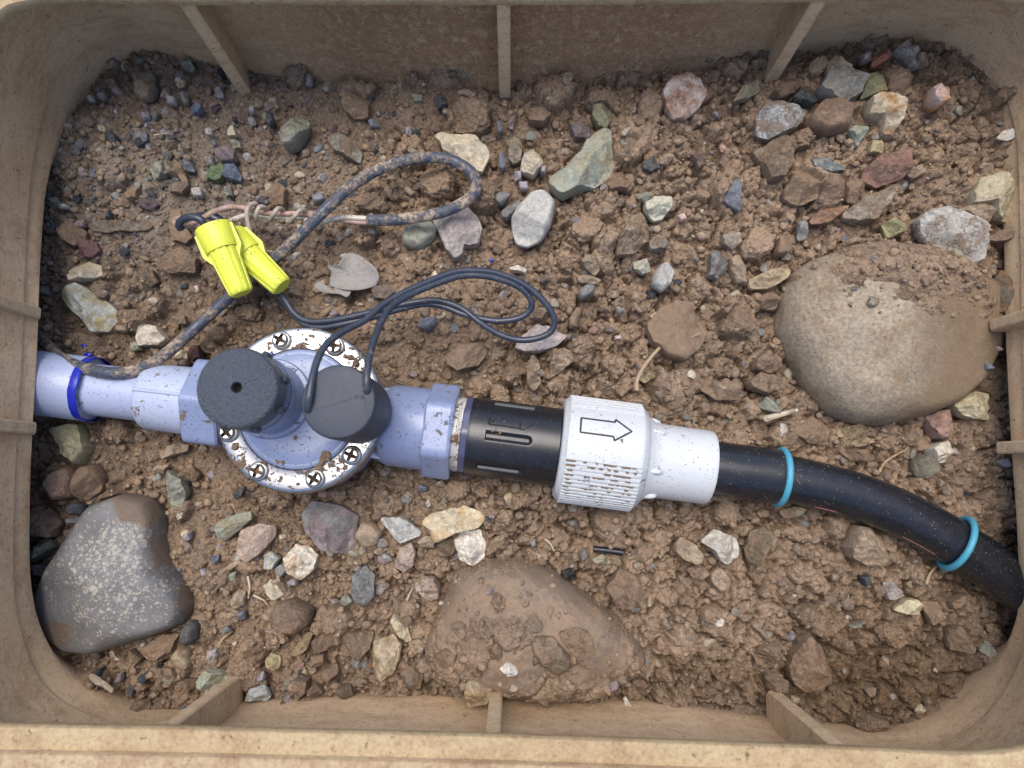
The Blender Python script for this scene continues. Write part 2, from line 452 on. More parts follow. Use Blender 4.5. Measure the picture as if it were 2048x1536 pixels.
def buried_material():
    m = Mat('earthy_rock', 0.9, 0.25)
    n2 = m.noise(240, 6, 0.75)
    c = m.mix(m.ramp(m.noise(40, 5, .7), .4, .6), (0.20, 0.15, 0.115), (0.155, 0.135, 0.125))
    d = m.math('ADD', m.math('MULTIPLY', m.noise(60, 6, .75), .5), m.math('MULTIPLY', m.noise(420, 5, .8), .5))
    c = m.mix(m.math('MULTIPLY', m.ramp(d, .38, .54), .92), c, m.mix(n2, (0.16, 0.108, 0.07), (0.37, 0.265, 0.18)))
    nb = m.bump(m.noise(300, 6, .75), .5, .0018)
    nb = m.bump(m.noise(1100, 4, .75), .7, .0008, nb)
    return m.out(c, .92, nb)
M_BURIED = buried_material()
PAL = dict(grey=(.20, .20, .195), lightgrey=(.40, .395, .37), greygreen=(.245, .255, .20), palegreen=(.285, .32, .235), green=(.13, .21, .07),
    blue=(.11, .15, .24), bluegrey=(.165, .185, .225), darkblue=(.04, .05, .07), darkgrey=(.085, .088, .09), black=(.02, .022, .026),
    greytan=(.265, .225, .165), tan=(.33, .245, .16), cream=(.50, .43, .30), white=(.62, .58, .50), purple=(.215, .16, .175), lilac=(.285, .26, .29),
    mauve=(.29, .225, .225), mauvegrey=(.31, .265, .255), pinktan=(.41, .305, .235), redpurple=(.20, .075, .085), greybrown=(.20, .16, .125),
    brown=(.205, .135, .085), darkpurple=(.105, .075, .085), clod=(.29, .205, .137), greenolive=(.25, .24, .13), rusttan=(.34, .20, .10),
    quartzrust=(.36, .15, .055), creamgreen=(.42, .41, .31), darkgreen=(.05, .075, .07), pink=(.52, .36, .33), olivetan=(.27, .235, .145),
    blackgreen=(.03, .036, .034), greyrough=(.225, .22, .19), olive=(.18, .185, .085), brownmauve=(.19, .13, .105), orangered=(.36, .10, .03),
    bluewhite=(.36, .375, .37), redbrown=(.25, .15, .105), creamrust=(.50, .42, .28), yellowtan=(.38, .30, .155), quartzpink=(.52, .36, .32),
    tanbrown=(.27, .195, .125), tealdark=(.10, .125, .125), rust=(.30, .15, .075), rustorange=(.29, .14, .06), yellowgreen=(.30, .285, .11),
    creamolive=(.42, .365, .235), paleblue=(.36, .385, .37), creamwhite=(.56, .51, .41), yellowolive=(.30, .275, .145), pinkred=(.33, .17, .145),
    brownred=(.215, .13, .095), darkred=(.11, .05, .045), palepink=(.46, .395, .375), creamtan=(.43, .34, .215), olivedark=(.15, .13, .09),
    yellowcream=(.50, .43, .225), olivegrey=(.19, .175, .12), tanyellow=(.40, .30, .175), greenstripe=(.24, .255, .205), purplegrey=(.21, .15, .155),
    whiterust=(.60, .55, .44), goldbrown=(.30, .205, .10), slate=(.19, .20, .20), yellowbrown=(.35, .235, .105), olivebrown=(.15, .115, .065),
    rustbrown=(.22, .125, .062), whitegreen=(.43, .44, .41), creamyellow=(.55, .47, .32), whitegrey=(.50, .475, .41), greenbrown=(.22, .185, .11))
for k_, v_ in list(PAL.items()):
    g_ = sum(v_) / 3; sat = 0.66 if k_ in ('orangered', 'rust', 'rustorange', 'quartzpink', 'pinkred', 'yellowcream', 'redpurple', 'green', 'blue', 'yellowgreen', 'olive', 'palegreen', 'rusttan', 'quartzrust', 'purple', 'lilac', 'darkblue') else 0.82
    if k_ in ('orangered', 'rust', 'rustorange'): sat = .65
    PAL[k_] = tuple(g_ + (c_ - g_) * sat for c_ in v_)
TINT = dict(quartzrust=(.60, .52, .46), quartzpink=(.42, .19, .06), creamrust=(.36, .20, .08), whiterust=(.42, .24, .10), purplegrey=(.24, .24, .235),
    creamyellow=(.50, .33, .14), paleblue=(.36, .30, .14), yellowbrown=(.50, .42, .30), olivedark=(.27, .15, .07), yellowolive=(.38, .35, .24),
    rust=(.19, .10, .085), mauvegrey=(.42, .38, .34), palegreen=(.33, .30, .20), pinkred=(.40, .25, .17), blackgreen=(.07, .075, .07),
    greyrough=(.28, .26, .22), olive=(.30, .27, .13), creamtan=(.30, .205, .12), tealdark=(.25, .26, .24), darkblue=(.07, .075, .09))
NICE = dict(greytan='grey-tan', lilac='lilac', bluegrey='blue-grey', darkblue='dark blue', cream='cream', greygreen='grey-green', mauve='mauve',
    darkpurple='dark purple', greybrown='grey-brown', lightgrey='light grey', palegreen='pale green', darkgrey='dark grey', darkgreen='dark green',
    pinktan='pinkish-tan', creamtan='cream-tan', yellowtan='yellow-tan', brownred='reddish-brown', rusttan='rusty tan', creamgreen='cream-green',
    darkred='dark red', mauvegrey='mauve-grey', paleblue='pale blue', tanbrown='tan-brown', yellowolive='yellow-olive', greenbrown='green-brown', clod='earth')

STONES = r'''
1 greytan 9 .35 | 800,440 850,420 905,440 918,520 890,590 840,600 800,560 | flat grey oval stone with a dark pit, under the upper left box corner = pitted grey oval stone
1 darkblue 8 .05 | 620,790 660,770 700,810 705,870 660,880 615,860 | dark blue-black angular stone inside the upper left curve of the box wall = dark blue-black stone
1 purple 8 .15 | 1250,860 1330,870 1395,910 1380,950 1290,945 1260,910 | speckled mauve slab lying just above the green and blue pair of stones = speckled mauve slab
1 green 8 0 | 1200,1040 1240,980 1290,950 1320,1000 1310,1050 1260,1070 | bright moss green stone touching the blue stone
1 blue 8 0 | 1310,960 1370,950 1415,1030 1410,1065 1320,1055 | bright slate blue stone touching the moss green stone = slate blue stone
1 greygreen 12 .25 | 1640,750 1700,690 1780,700 1820,730 1790,800 1740,870 1680,890 1650,820 | lumpy grey-green stone between the dirty cable and the upper wall = lumpy grey-green stone
2 greygreen 10 .55 | -60,800 20,780 90,820 150,900 140,960 60,930 -40,850 | dusty grey-green slab lying just above the rising dirty cable = dusty grey-green slab
1 blue 5 0 | 1115,620 1160,600 1195,640 1170,670 1120,660 | ~
1 bluegrey 5 .1 | 830,670 870,650 890,700 850,720 | ~
1 grey 5 .1 | 575,545 620,530 625,575 590,590 | ~
1 lilac 4 0 | 518,575 548,560 555,590 525,600 | ~
1 lilac 5 .2 | 1265,530 1300,510 1310,570 1270,575 | ~
1 darkblue 6 0 | 1560,680 1590,660 1615,720 1590,750 1560,725 | ~
1 cream 4 .3 | 1330,760 1370,740 1385,800 1340,800 | ~
1 greygreen 7 .1 | 875,985 970,960 975,1030 905,1055 | triangular grey-green chip among the small gravel at the upper left = triangular grey-green chip
1 greybrown 5 .5 | 990,880 1030,870 1060,950 1100,1060 1120,1090 1070,1080 1020,980 | long curved grey stone like a finger pointing down to the wires = curved finger stone
1 bluegrey 5 .1 | 1070,930 1130,960 1145,1010 1090,1000 | ~
1 greybrown 7 .3 | 510,1320 560,1290 700,1300 870,1290 905,1320 860,1350 640,1365 540,1350 | long thin grey-brown slate lying flat beside the left box wall = long thin slate
1 redpurple 9 .05 | 460,1460 490,1400 560,1410 585,1470 550,1515 480,1510 | dark raspberry red stone near the left box wall = raspberry red stone
1 greytan 8 .5 | 360,1360 420,1290 510,1360 500,1400 450,1450 390,1420 | dusty grey stone just above the raspberry red stone
1 mauve 4 .2 | 440,1290 500,1290 495,1330 445,1330 | ~
1 tan 8 .6 | 740,1130 790,1080 830,1100 820,1170 770,1190 | ~
1 darkpurple 6 .15 | 830,1170 900,1160 930,1200 880,1240 830,1220 | ~
1 greybrown 6 .4 | 990,1090 1060,1070 1120,1090 1070,1140 1000,1130 | ~
1 lightgrey 5 .2 | 1120,1110 1180,1100 1190,1150 1140,1160 | ~
1 grey 6 .1 | 1500,1160 1560,1150 1570,1190 1510,1195 | ~
1 brown 9 .6 | 1575,1130 1640,1080 1685,1110 1670,1210 1600,1210 | brown blocky stone beside the dirty cable above the twisted wires
1 greygreen 6 .2 | 1060,340 1110,330 1140,400 1120,420 1070,400 | ~
1 grey 5 .3 | 1320,440 1370,420 1440,470 1350,480 | ~
1 greybrown 6 .4 | 620,470 670,455 690,500 640,520 | ~
1 lilac 5 .1 | 1790,450 1830,440 1830,500 1790,500 | ~
1 lilac 4 .1 | 1460,640 1490,620 1495,660 1465,670 | ~
1 cream 4 .1 | 565,730 615,740 620,780 590,770 | ~
1 tan 4 .2 | 585,790 615,780 618,825 590,830 | ~
1 greygreen 6 .2 | 270,1180 330,1150 350,1190 300,1220 | ~
1 lightgrey 4 .1 | 345,1200 410,1200 400,1225 350,1225 | ~
1 lilac 5 .3 | 975,560 1040,580 1030,620 985,610 | ~
1 grey 5 .2 | 1060,545 1100,540 1110,610 1080,620 | ~
1 black 5 0 | 1270,425 1310,400 1335,430 1300,460 | ~
1 lightgrey 4 .1 | 1205,760 1240,755 1245,795 1210,798 | ~
1 palegreen 5 .1 | 1355,835 1400,825 1410,865 1370,875 | ~
1 grey 5 .3 | 1200,925 1250,915 1260,975 1210,980 | ~
1 greygreen 5 .3 | 1310,1090 1350,1080 1365,1150 1330,1160 | ~
1 bluegrey 5 .2 | 1820,1150 1890,1130 1910,1170 1850,1200 | ~
1 darkblue 5 0 | 625,1240 660,1235 660,1285 625,1285 | ~
1 greytan 6 .6 | 1000,1240 1050,1230 1130,1390 1090,1430 1010,1410 990,1330 | rough dusty grey stone under the yellow connector mouth
2 greytan 11 .7 | 40,560 110,530 190,600 180,690 100,700 40,650 | squarish dusty grey-brown stone under the upper wall = squarish dusty stone
2 clod 15 .9 | 660,650 720,590 830,590 910,650 900,760 830,800 700,780 670,720 | large round earth clod between the middle rib and the cable loop = large round clod
2 cream 12 .25 | 565,800 600,775 680,790 790,800 870,860 895,920 850,1010 780,990 620,890 610,850 | jagged cream stone partly behind the bend of the dirty cable = jagged cream stone
2 bluegrey 5 .1 | 930,720 965,710 970,780 940,790 | ~
2 mauve 5 .3 | 1010,700 1040,695 1030,760 1005,750 | ~
2 greytan 9 .3 | 1010,820 1050,795 1085,850 1080,950 1030,965 1000,930 | upright grey-tan block beside the pointed pale stone
2 cream 12 .2 | 1110,890 1135,870 1190,920 1205,970 1150,1050 1070,1010 1080,960 | pointed pale cream stone between the cable loop and the green wedge = pointed pale stone
2 bluegrey 6 0 | 945,910 970,895 990,940 980,1000 950,1005 | ~
2 lilac 5 0 | 1060,1070 1115,1065 1120,1115 1070,1120 | ~
2 lilac 5 .1 | 1035,1010 1080,1010 1080,1060 1040,1060 | ~
2 lilac 5 .1 | 1190,980 1225,980 1220,1020 1190,1020 | ~
2 palegreen 16 .12 | 1240,1040 1330,1000 1420,920 1450,850 1545,780 1590,800 1600,870 1635,980 1580,1060 1500,1110 1430,1110 1310,1170 1270,1140 1235,1080 | largest pale green stone, a wedge with a hooked outline = pale green wedge stone
2 lightgrey 14 .12 | 1020,1280 1060,1210 1150,1130 1220,1120 1275,1190 1250,1330 1200,1410 1110,1450 1050,1430 1020,1350 | large light grey oval slab below the pale green wedge = light grey oval slab
2 grey 8 .2 | 960,1240 1060,1170 1100,1190 1030,1260 1000,1290 965,1280 | ~
2 grey 7 .1 | 920,1150 980,1125 1020,1140 970,1210 930,1200 | ~
2 purple 9 .3 | 1350,740 1420,700 1490,770 1480,810 1390,825 | purple wedge stone just above the green wedge = purple wedge stone
2 clod 13 .9 | 1440,610 1500,545 1600,530 1660,600 1650,720 1600,640 1490,650 1470,640 | earth-crusted stone half hiding a green face, under the upper wall
2 greenolive 10 .3 | 1490,640 1600,620 1610,700 1570,780 1530,760 1490,700 | olive-green stone face poking out below its earth crust
2 rusttan 8 .35 | 1110,680 1170,640 1260,680 1210,730 1120,725 | half-buried orange-tan stone below the middle upper rib = orange-tan half-buried stone
2 mauvegrey 14 .1 | 560,1290 640,1240 760,1220 830,1280 850,1350 830,1440 750,1450 740,1500 690,1530 640,1480 600,1380 | big pinkish-grey split stone just below the cable bend = pinkish-grey split stone
2 greygreen 12 .1 | 375,1390 430,1310 540,1290 590,1340 580,1400 510,1470 440,1460 390,1440 | rounded grey-green stone under the end of the cable jacket = rounded grey-green stone
3 quartzrust 12 .15 | -80,560 -30,480 60,465 130,500 180,570 150,640 70,700 0,700 -50,650 | rust and white quartz stone close below the upper wall = rust and white quartz stone
2 greygreen 7 .35 | 1640,830 1730,800 1760,830 1720,910 1650,900 | ~
2 brown 8 .7 | 1560,1060 1640,1030 1720,1070 1690,1110 1600,1110 | ~
2 creamgreen 11 .15 | 1790,1200 1850,1160 1950,1160 1960,1210 1900,1290 1850,1300 1800,1250 | pale ridged cream-green stone right of the light grey slab = ridged cream-green stone
2 greygreen 6 .4 | 1740,1140 1840,1120 1850,1160 1790,1190 | ~
2 tan 16 .5 | 1640,1420 1700,1290 1770,1240 1830,1330 1820,1420 1730,1490 1630,1500 | tall tan faceted stone below the ridged cream-green one = tall tan faceted stone
2 tan 11 .45 | 1530,1420 1590,1350 1640,1390 1610,1500 1560,1520 1525,1480 | tan stone leaning against the tall tan faceted one
2 greytan 8 .3 | 1820,1410 1880,1370 1930,1400 1910,1470 1830,1470 | ~
2 tan 7 .3 | 1890,920 1940,890 1970,920 1930,970 1890,960 | ~
2 darkgrey 5 .1 | 1780,960 1860,920 1890,980 1840,1010 1790,1000 | ~
2 bluegrey 4 0 | 180,710 220,700 250,740 200,755 | ~
2 lilac 5 0 | 400,760 440,745 440,800 405,805 | ~
2 darkgreen 5 0 | 450,760 490,750 480,805 450,800 | ~
2 darkgrey 6 .2 | 560,590 640,570 650,620 590,640 | ~
2 palegreen 5 .2 | 430,545 500,560 500,590 450,590 | ~
2 pinktan 6 .2 | 700,540 760,525 820,550 790,575 720,570 | ~
2 pink 4 0 | 1990,1265 2030,1250 2045,1290 2010,1300 | tiny pale pink pebble above the rounded tan stones
2 lightgrey 5 .3 | 20,1490 60,1480 60,1510 30,1520 | ~
2 clod 10 .9 | 80,1190 150,1150 260,1150 305,1200 290,1240 180,1250 90,1240 | flat round earth clod enclosed by the cable loop
2 clod 12 .9 | 1370,1330 1430,1270 1540,1290 1565,1350 1530,1410 1430,1430 1375,1390 | crumbly earth clod beside the light grey slab
2 clod 16 .9 | 470,1030 540,980 680,1000 720,1080 680,1160 560,1190 490,1130 | dark crumbly clod inside the bend of the cable
3 olivetan 8 .15 | 340,600 390,520 490,465 500,540 430,580 | leaf-shaped olive-tan stone touching the foot of the upper right rib = leaf-shaped olive stone
3 brown 12 .4 | 560,560 620,480 690,460 740,520 690,560 610,590 | brown stone tucked under the foot of the upper right rib
3 blackgreen 9 0 | 680,590 730,540 810,530 845,590 790,640 720,610 | black glossy stone near the upper right rib = black glossy stone
3 tan 12 .35 | 890,370 950,320 1010,370 1020,430 950,430 895,440 | tan pyramid stone against the upper wall
3 greyrough 15 .2 | 840,520 890,430 1000,420 1110,480 1080,560 990,615 900,590 845,560 | big rough grey stone in the heap below the upper wall = big rough grey stone
3 olive 11 .1 | 1080,440 1190,420 1240,480 1250,540 1180,560 1090,580 1110,500 | moss olive rough stone beside the big rough grey one = moss olive stone
3 brownmauve 13 .5 | 1235,430 1310,380 1380,440 1390,550 1320,570 1250,530 | brown blocky stone right of the moss olive one = brown blocky stone
3 orangered 7 .05 | 1150,390 1170,330 1240,330 1240,365 1180,395 | small glowing orange-red stone against the upper wall
3 mauve 7 .2 | 1090,320 1140,310 1160,350 1100,370 | ~
3 clod 12 .9 | 765,400 850,340 890,400 850,460 780,460 | earth clod wedged between the upper right rib and the tan pyramid stone
3 bluewhite 14 .5 | 470,690 520,610 640,610 780,650 760,700 730,740 660,790 550,820 480,800 | broad dusty blue-white stone below the black glossy stone = broad blue-white stone
3 redbrown 16 .45 | 765,710 850,610 930,600 1030,650 1010,770 900,790 780,760 | rounded red-brown knobbly stone between blue-white and cream stones = red-brown knobbly stone
3 creamrust 14 .15 | 1120,600 1180,570 1320,630 1320,700 1270,790 1220,790 1200,700 1130,680 | cream stone with an orange left side in the upper right heap = cream and orange stone
3 palegreen 8 .15 | 1020,760 1070,730 1120,770 1100,810 1070,870 1050,810 | pale green tooth-shaped chip below the red-brown stone
3 yellowtan 6 .2 | 1140,830 1220,820 1220,890 1140,900 | small square mustard yellow stone below the cream and orange stone
3 quartzpink 11 .1 | 1480,540 1530,510 1610,510 1620,570 1570,620 1530,645 1480,610 | pink and orange quartz stone in the bank below the upper right corner = pink and orange quartz
3 tanbrown 16 .4 | 460,890 560,840 650,850 670,980 620,1060 560,1060 510,970 | large tan-brown pointed boulderlet below the blue-white stone = tan-brown pointed stone
3 clod 12 .9 | 655,830 700,780 790,770 800,830 760,880 690,890 | crumbly earth clod below the red-brown knobbly stone
3 tealdark 7 .05 | 795,940 870,940 1000,980 990,1010 900,1025 800,985 | long dark teal slate sliver = dark teal sliver
3 rust 12 .3 | 1100,1000 1190,920 1350,900 1380,980 1330,1050 1180,1100 1090,1060 | large flat rust-orange stone above the boulder = flat rust-orange stone
3 tan 7 .4 | 1350,1010 1440,970 1480,1010 1400,1050 | ~
3 greybrown 13 .6 | 630,1130 690,1020 780,1000 860,1060 840,1160 720,1210 640,1170 | dusty grey-brown stone below the dark teal sliver
3 brown 11 .6 | 850,1090 900,1030 990,1040 1000,1150 920,1190 850,1160 | ~
3 brown 9 .5 | 1000,1060 1080,1060 1110,1110 1060,1200 1010,1180 | ~
3 rustorange 8 .15 | 790,1290 860,1220 960,1210 970,1260 900,1310 800,1315 | small orange-brown stone above the big boulder
3 greytan 12 .35 | 980,1250 1100,1170 1280,1100 1250,1180 1190,1250 1160,1310 1050,1310 980,1280 | long grey-tan wedge pointing up to the flat rust stone = long grey-tan wedge
3 yellowgreen 9 .05 | 1210,1310 1300,1280 1350,1310 1355,1360 1240,1400 | yellow-green striped block just above the big boulder = yellow-green striped block
3 lightgrey 15 .42 | 1405,1290 1500,1230 1590,1220 1740,1290 1800,1350 1770,1536 1690,1590 1540,1480 1450,1400 | large five-sided light grey slab with earth on top, at the boulder's top = five-sided light slab
3 creamolive 14 .15 | 1720,1150 1780,1050 1880,1030 1960,1100 2015,1220 2000,1310 1870,1290 1830,1200 1730,1200 | big cream-olive stone near the right box wall = big cream-olive stone
3 tan 10 .35 | 1650,1220 1810,1190 1850,1250 1830,1320 1750,1290 | tan wedge between the five-sided slab and the cream-olive stone
3 grey 8 .6 | 1820,1400 1900,1350 2048,1310 2060,1400 1900,1420 | ~
3 bluegrey 8 .25 | 285,1170 340,1050 380,1060 395,1240 330,1210 | narrow blue-grey stone standing like a boot
3 greytan 8 .4 | 275,1380 380,1370 390,1420 340,1470 280,1440 | ~
3 clod 16 .9 | 370,1450 440,1350 520,1330 590,1400 560,1490 480,1536 380,1530 | egg-shaped earth-coated stone left of the big boulder = egg-shaped earthy stone
3 brown 9 .7 | 600,1400 680,1370 700,1410 650,1500 580,1500 | ~
3 white 4 .05 | 1885,810 1920,765 2048,745 2060,790 1950,825 | flat white splinter pointing at the right box wall
3 quartzrust 6 .05 | 260,860 300,800 340,790 330,840 280,895 | tiny orange quartz chip in loose earth below the leaf-shaped stone
3 mauvegrey 12 .4 | 1300,280 1360,240 1430,330 1430,400 1360,350 | mauve-grey stone at the edge of the earth bank in the upper right corner
3 tan 7 .4 | 1400,340 1480,330 1490,380 1420,380 | ~
3 clod 14 .9 | 1870,570 1920,490 2000,530 2000,600 1900,620 | round earth clod leaning on the upper right corner wall
3 tan 10 .5 | 1980,960 2048,930 2070,1080 1990,1040 | tan stone cut by the right edge of the photo
3 darkpurple 6 .4 | 100,920 170,880 190,960 140,1000 | ~
3 grey 5 .3 | 720,1300 775,1290 780,1390 720,1420 | ~
3 clod 9 .9 | 1380,1240 1440,1195 1470,1220 1420,1270 | ~
4 cream 11 .2 | 430,110 520,50 600,80 610,130 550,160 440,180 | white-tan stone just below the raspberry red one = white-tan stone
4 paleblue 13 .2 | 365,260 480,185 600,270 700,340 700,420 650,470 560,475 500,400 400,310 | long pale blue slab with yellow stains above the purple pipe = long pale blue slab
4 creamwhite 11 .1 | 800,440 840,410 930,440 990,510 940,545 830,550 805,500 | creamy white shell-like stone beside the dirty cable above the pipe = creamy shell-like stone
4 darkgrey 6 .4 | 850,130 900,100 925,170 890,210 | ~
4 greygreen 6 .5 | 800,240 860,220 880,260 840,290 | ~
4 pink 4 .1 | 1140,200 1170,195 1175,230 1145,235 | ~
4 yellowolive 13 .3 | 330,1040 420,1010 490,1005 510,1080 535,1140 490,1240 400,1180 370,1090 | yellow-olive crusty stone just below the purple pipe = yellow-olive crusty stone
4 pinkred 14 .45 | 280,1370 330,1280 430,1250 460,1310 450,1430 350,1455 | dull pink round stone above the speckled boulder = dull pink round stone
4 brownred 14 .6 | 450,1360 490,1250 580,1240 610,1310 590,1400 510,1455 460,1430 | red-brown round stone touching the dull pink one = red-brown round stone
4 greygreen 11 .15 | 975,1300 1010,1270 1090,1330 1100,1400 1060,1490 1000,1480 985,1400 | upright grey-olive stone left of the valve's metal ring = upright grey-olive stone
4 tan 7 .3 | 930,1170 1050,1110 1110,1125 1100,1160 960,1210 | tan stick-like stone just below the hexagonal pipe end of the valve = tan stick-like stone
4 darkblue 9 .1 | 415,1480 460,1455 500,1480 490,1530 430,1536 | round blue-black pebble resting at the top of the speckled boulder = round blue-black pebble
4 tan 6 .3 | 890,1290 920,1250 1000,1240 960,1290 | ~
4 darkgrey 6 .2 | 1370,1400 1440,1360 1420,1430 1380,1450 | ~
4 darkred 7 .1 | 1100,560 1180,545 1190,620 1120,640 | ~
4 cream 7 .3 | 1030,590 1090,570 1100,620 1040,625 | ~
4 greybrown 9 .5 | 920,80 1080,-20 1170,40 1150,120 1000,130 | flat grey-brown slab left of the yellow connectors = flat grey-brown slab
4 clod 9 .9 | 1380,330 1500,290 1560,350 1500,420 1390,380 | ~
4 grey 6 .4 | 245,200 280,200 285,250 250,250 | ~
4 greygreen 6 .6 | 1020,380 1090,370 1100,420 1040,430 | ~
4 brown 9 .6 | 1060,1290 1130,1250 1170,1290 1150,1340 1080,1330 | ~
4 palegreen 5 .4 | 760,530 820,525 830,575 770,580 | ~
5 bluegrey 8 .1 | 470,420 510,375 590,390 580,430 530,465 470,440 | blue-grey stone below the thin black wires = blue-grey stone under the wires
5 grey 10 .6 | 640,610 720,540 860,530 880,590 830,660 710,700 650,660 | flat earth-smeared grey stone above the black threaded coupling = earth-smeared flat stone
5 palepink 12 .1 | 1040,560 1090,480 1170,420 1250,440 1350,490 1290,545 1180,590 1100,580 | pale pink flaky stone under the end of the wire loops = pale pink flaky stone
5 tan 11 .35 | 1110,660 1140,590 1180,640 1195,770 1150,815 1110,780 | tan pillar-like stone below the pale pink one = tan pillar stone
5 tan 11 .4 | 1240,670 1270,580 1330,550 1395,600 1370,650 1310,700 1250,735 | tan slanting stone right of the pillar-like one
5 lightgrey 10 .1 | 1840,150 1880,80 1930,60 1970,110 1950,190 1900,235 1840,200 | light grey egg-shaped stone in open soil = light grey egg stone
5 tan 10 .3 | 1420,60 1460,10 1510,20 1540,110 1510,140 1440,90 | ~
5 grey 8 .2 | 1410,230 1460,190 1515,200 1490,250 1420,290 | ~
5 creamgreen 7 .3 | 1730,60 1800,40 1840,110 1790,130 1740,100 | ~
5 cream 5 .2 | 1830,370 1900,330 1910,350 1850,395 | ~
5 tan 6 .4 | 1400,150 1480,130 1550,160 1500,190 1410,180 | ~
5 yellowtan 6 .5 | 1760,740 1830,700 1870,720 1800,770 | ~
5 tan 8 .5 | 1110,330 1170,320 1240,330 1200,400 1130,390 | ~
5 tan 7 .6 | 1350,400 1400,320 1430,330 1400,440 1360,450 | ~
5 bluegrey 6 .1 | 460,1370 490,1350 540,1370 530,1400 480,1400 | ~
5 creamtan 10 .2 | 970,1420 1010,1400 1070,1430 1060,1500 1030,1515 990,1470 | ~
5 white 5 .1 | 515,1460 540,1445 555,1480 535,1495 | ~
5 grey 5 .3 | 1185,145 1230,130 1250,170 1200,180 | ~
5 yellowtan 6 .2 | 700,760 740,745 735,800 640,780 | ~
5 pink 4 .2 | 1620,490 1660,485 1665,510 1625,515 | ~
5 darkblue 4 0 | 1365,490 1385,480 1395,510 1370,520 | ~
5 grey 8 .4 | 200,220 300,180 350,230 290,280 220,270 | grey stone tucked under the edge of the dry grey leaf
5 white 5 .1 | 1000,90 1060,80 1115,95 1100,120 1020,110 | ~
5 clod 12 .9 | 450,80 500,50 580,80 580,130 500,160 450,120 | ~
5 clod 13 .9 | 1280,60 1330,20 1390,90 1370,140 1300,130 | ~
5 clod 12 .9 | 620,1370 680,1320 780,1330 780,1420 700,1470 630,1440 | square earth clod below the purple nut = square earth clod
5 clod 10 .9 | 800,1370 850,1340 910,1380 890,1440 810,1440 | ~
6 olivedark 15 .3 | 1820,190 1900,110 1980,95 2048,120 2060,260 1980,340 1880,360 1820,290 | dark olive stone with an orange side between boulder and right wall = dark olive stone
6 yellowcream 13 .05 | 1605,900 1650,840 1760,810 1840,830 1830,985 1740,980 1670,960 | yellow cream block at the lower right of the big boulder = yellow cream block
6 pinkred 13 .1 | 1470,960 1560,920 1620,930 1635,1040 1590,1100 1510,1090 1480,1020 | raspberry pink stone between the boulder and the white stone = raspberry pink stone
6 creamwhite 12 .1 | 1480,1150 1530,1110 1610,1100 1630,1160 1580,1230 1530,1240 1490,1200 | chalky white stone just below the raspberry pink one = chalky white stone
6 olivegrey 11 .3 | 1390,1230 1440,1180 1510,1210 1540,1260 1470,1330 1410,1310 | olive-grey round stone under the chalky white one
6 tanyellow 10 .3 | 430,160 560,110 685,100 650,160 560,215 440,215 | long tan pebble touching the left shoulder of the big boulder = long tan pebble
6 tan 10 .25 | 320,40 370,20 420,80 420,180 370,180 330,110 | upright tan stone left of the long tan pebble
6 grey 10 .3 | 205,10 300,0 310,100 250,160 190,150 205,80 | ~
6 brownred 12 .7 | 455,640 520,580 620,610 630,670 560,710 460,690 | ~
6 tan 11 .65 | 415,760 500,700 600,720 610,790 540,830 430,800 | ~
6 greygreen 9 .2 | 490,890 540,840 640,920 600,950 500,920 | grey-green chip under the white splinter of wood
6 brownred 11 .8 | 470,270 560,230 610,280 590,340 500,330 | ~
6 greybrown 12 .8 | 270,370 330,300 430,310 490,410 430,480 330,460 | dusty brown stone left of the big boulder beside the root = dusty brown stone
6 tan 13 .85 | -170,420 -90,330 0,290 90,290 190,470 180,520 60,650 -60,600 -140,530 | largest flat earth-covered slab under the branching root = flat earth-covered slab
6 tan 9 .6 | 140,800 240,760 390,760 380,860 250,870 | ~
6 palepink 6 .2 | 590,1080 610,1000 665,1005 650,1090 | small pale pink block above the black hose
6 brown 11 .8 | 700,1010 800,960 910,1040 880,1130 760,1120 690,1070 | broad brown stone above the black hose near its teal ring
6 yellowtan 8 .5 | 950,1030 1080,1000 1130,1040 1050,1090 960,1080 | ~
6 creamtan 6 .4 | 1010,1110 1120,1080 1160,1110 1080,1140 | ~
6 lilac 5 .2 | 1880,1220 1940,1200 1970,1260 1920,1260 | ~
6 tan 6 .4 | 1550,1390 1600,1350 1640,1390 1590,1430 | ~
6 rusttan 7 .2 | 1730,100 1780,95 1780,190 1740,190 | ~
6 tan 8 .4 | 1800,90 1880,75 1880,130 1810,160 | ~
6 bluegrey 6 .2 | 1800,650 1850,640 1860,690 1810,690 | ~
6 pink 4 .1 | 1870,550 1910,550 1910,580 1880,580 | ~
6 brown 8 .8 | 960,1170 1100,1150 1150,1190 1130,1220 1040,1220 | ~
7 greenstripe 11 .1 | 170,270 260,190 310,200 310,250 250,300 180,345 | grey-green striped shale against the left box wall = striped green shale
7 darkgrey 10 .2 | 190,360 230,335 300,370 290,430 240,440 195,410 | dark grey stone between the left wall and the speckled boulder
7 palegreen 10 .1 | 1275,100 1380,50 1470,30 1480,80 1400,150 1310,215 1280,160 | pale blue-green long stone below the valve's metal ring = pale blue-green stone
7 pinktan 11 .15 | 1390,260 1440,130 1540,100 1620,115 1610,180 1540,270 1460,330 1400,300 | pinkish-tan kite-shaped stone below the valve = pinkish-tan kite stone
8 purplegrey 20 .1 | -208,40 -140,-30 50,0 130,60 120,230 80,290 -70,250 -180,150 | large purple and grey block just below the valve = purple and grey block
7 whiterust 13 .05 | 1665,310 1730,225 1810,235 1865,290 1850,370 1760,435 1710,390 | white stone with orange stains below the purple block = white stone with orange stains
7 paleblue 8 .15 | 1540,290 1590,265 1640,310 1610,370 1550,370 | ~
7 grey 7 .1 | 1615,360 1660,335 1690,370 1670,410 1625,405 | ~
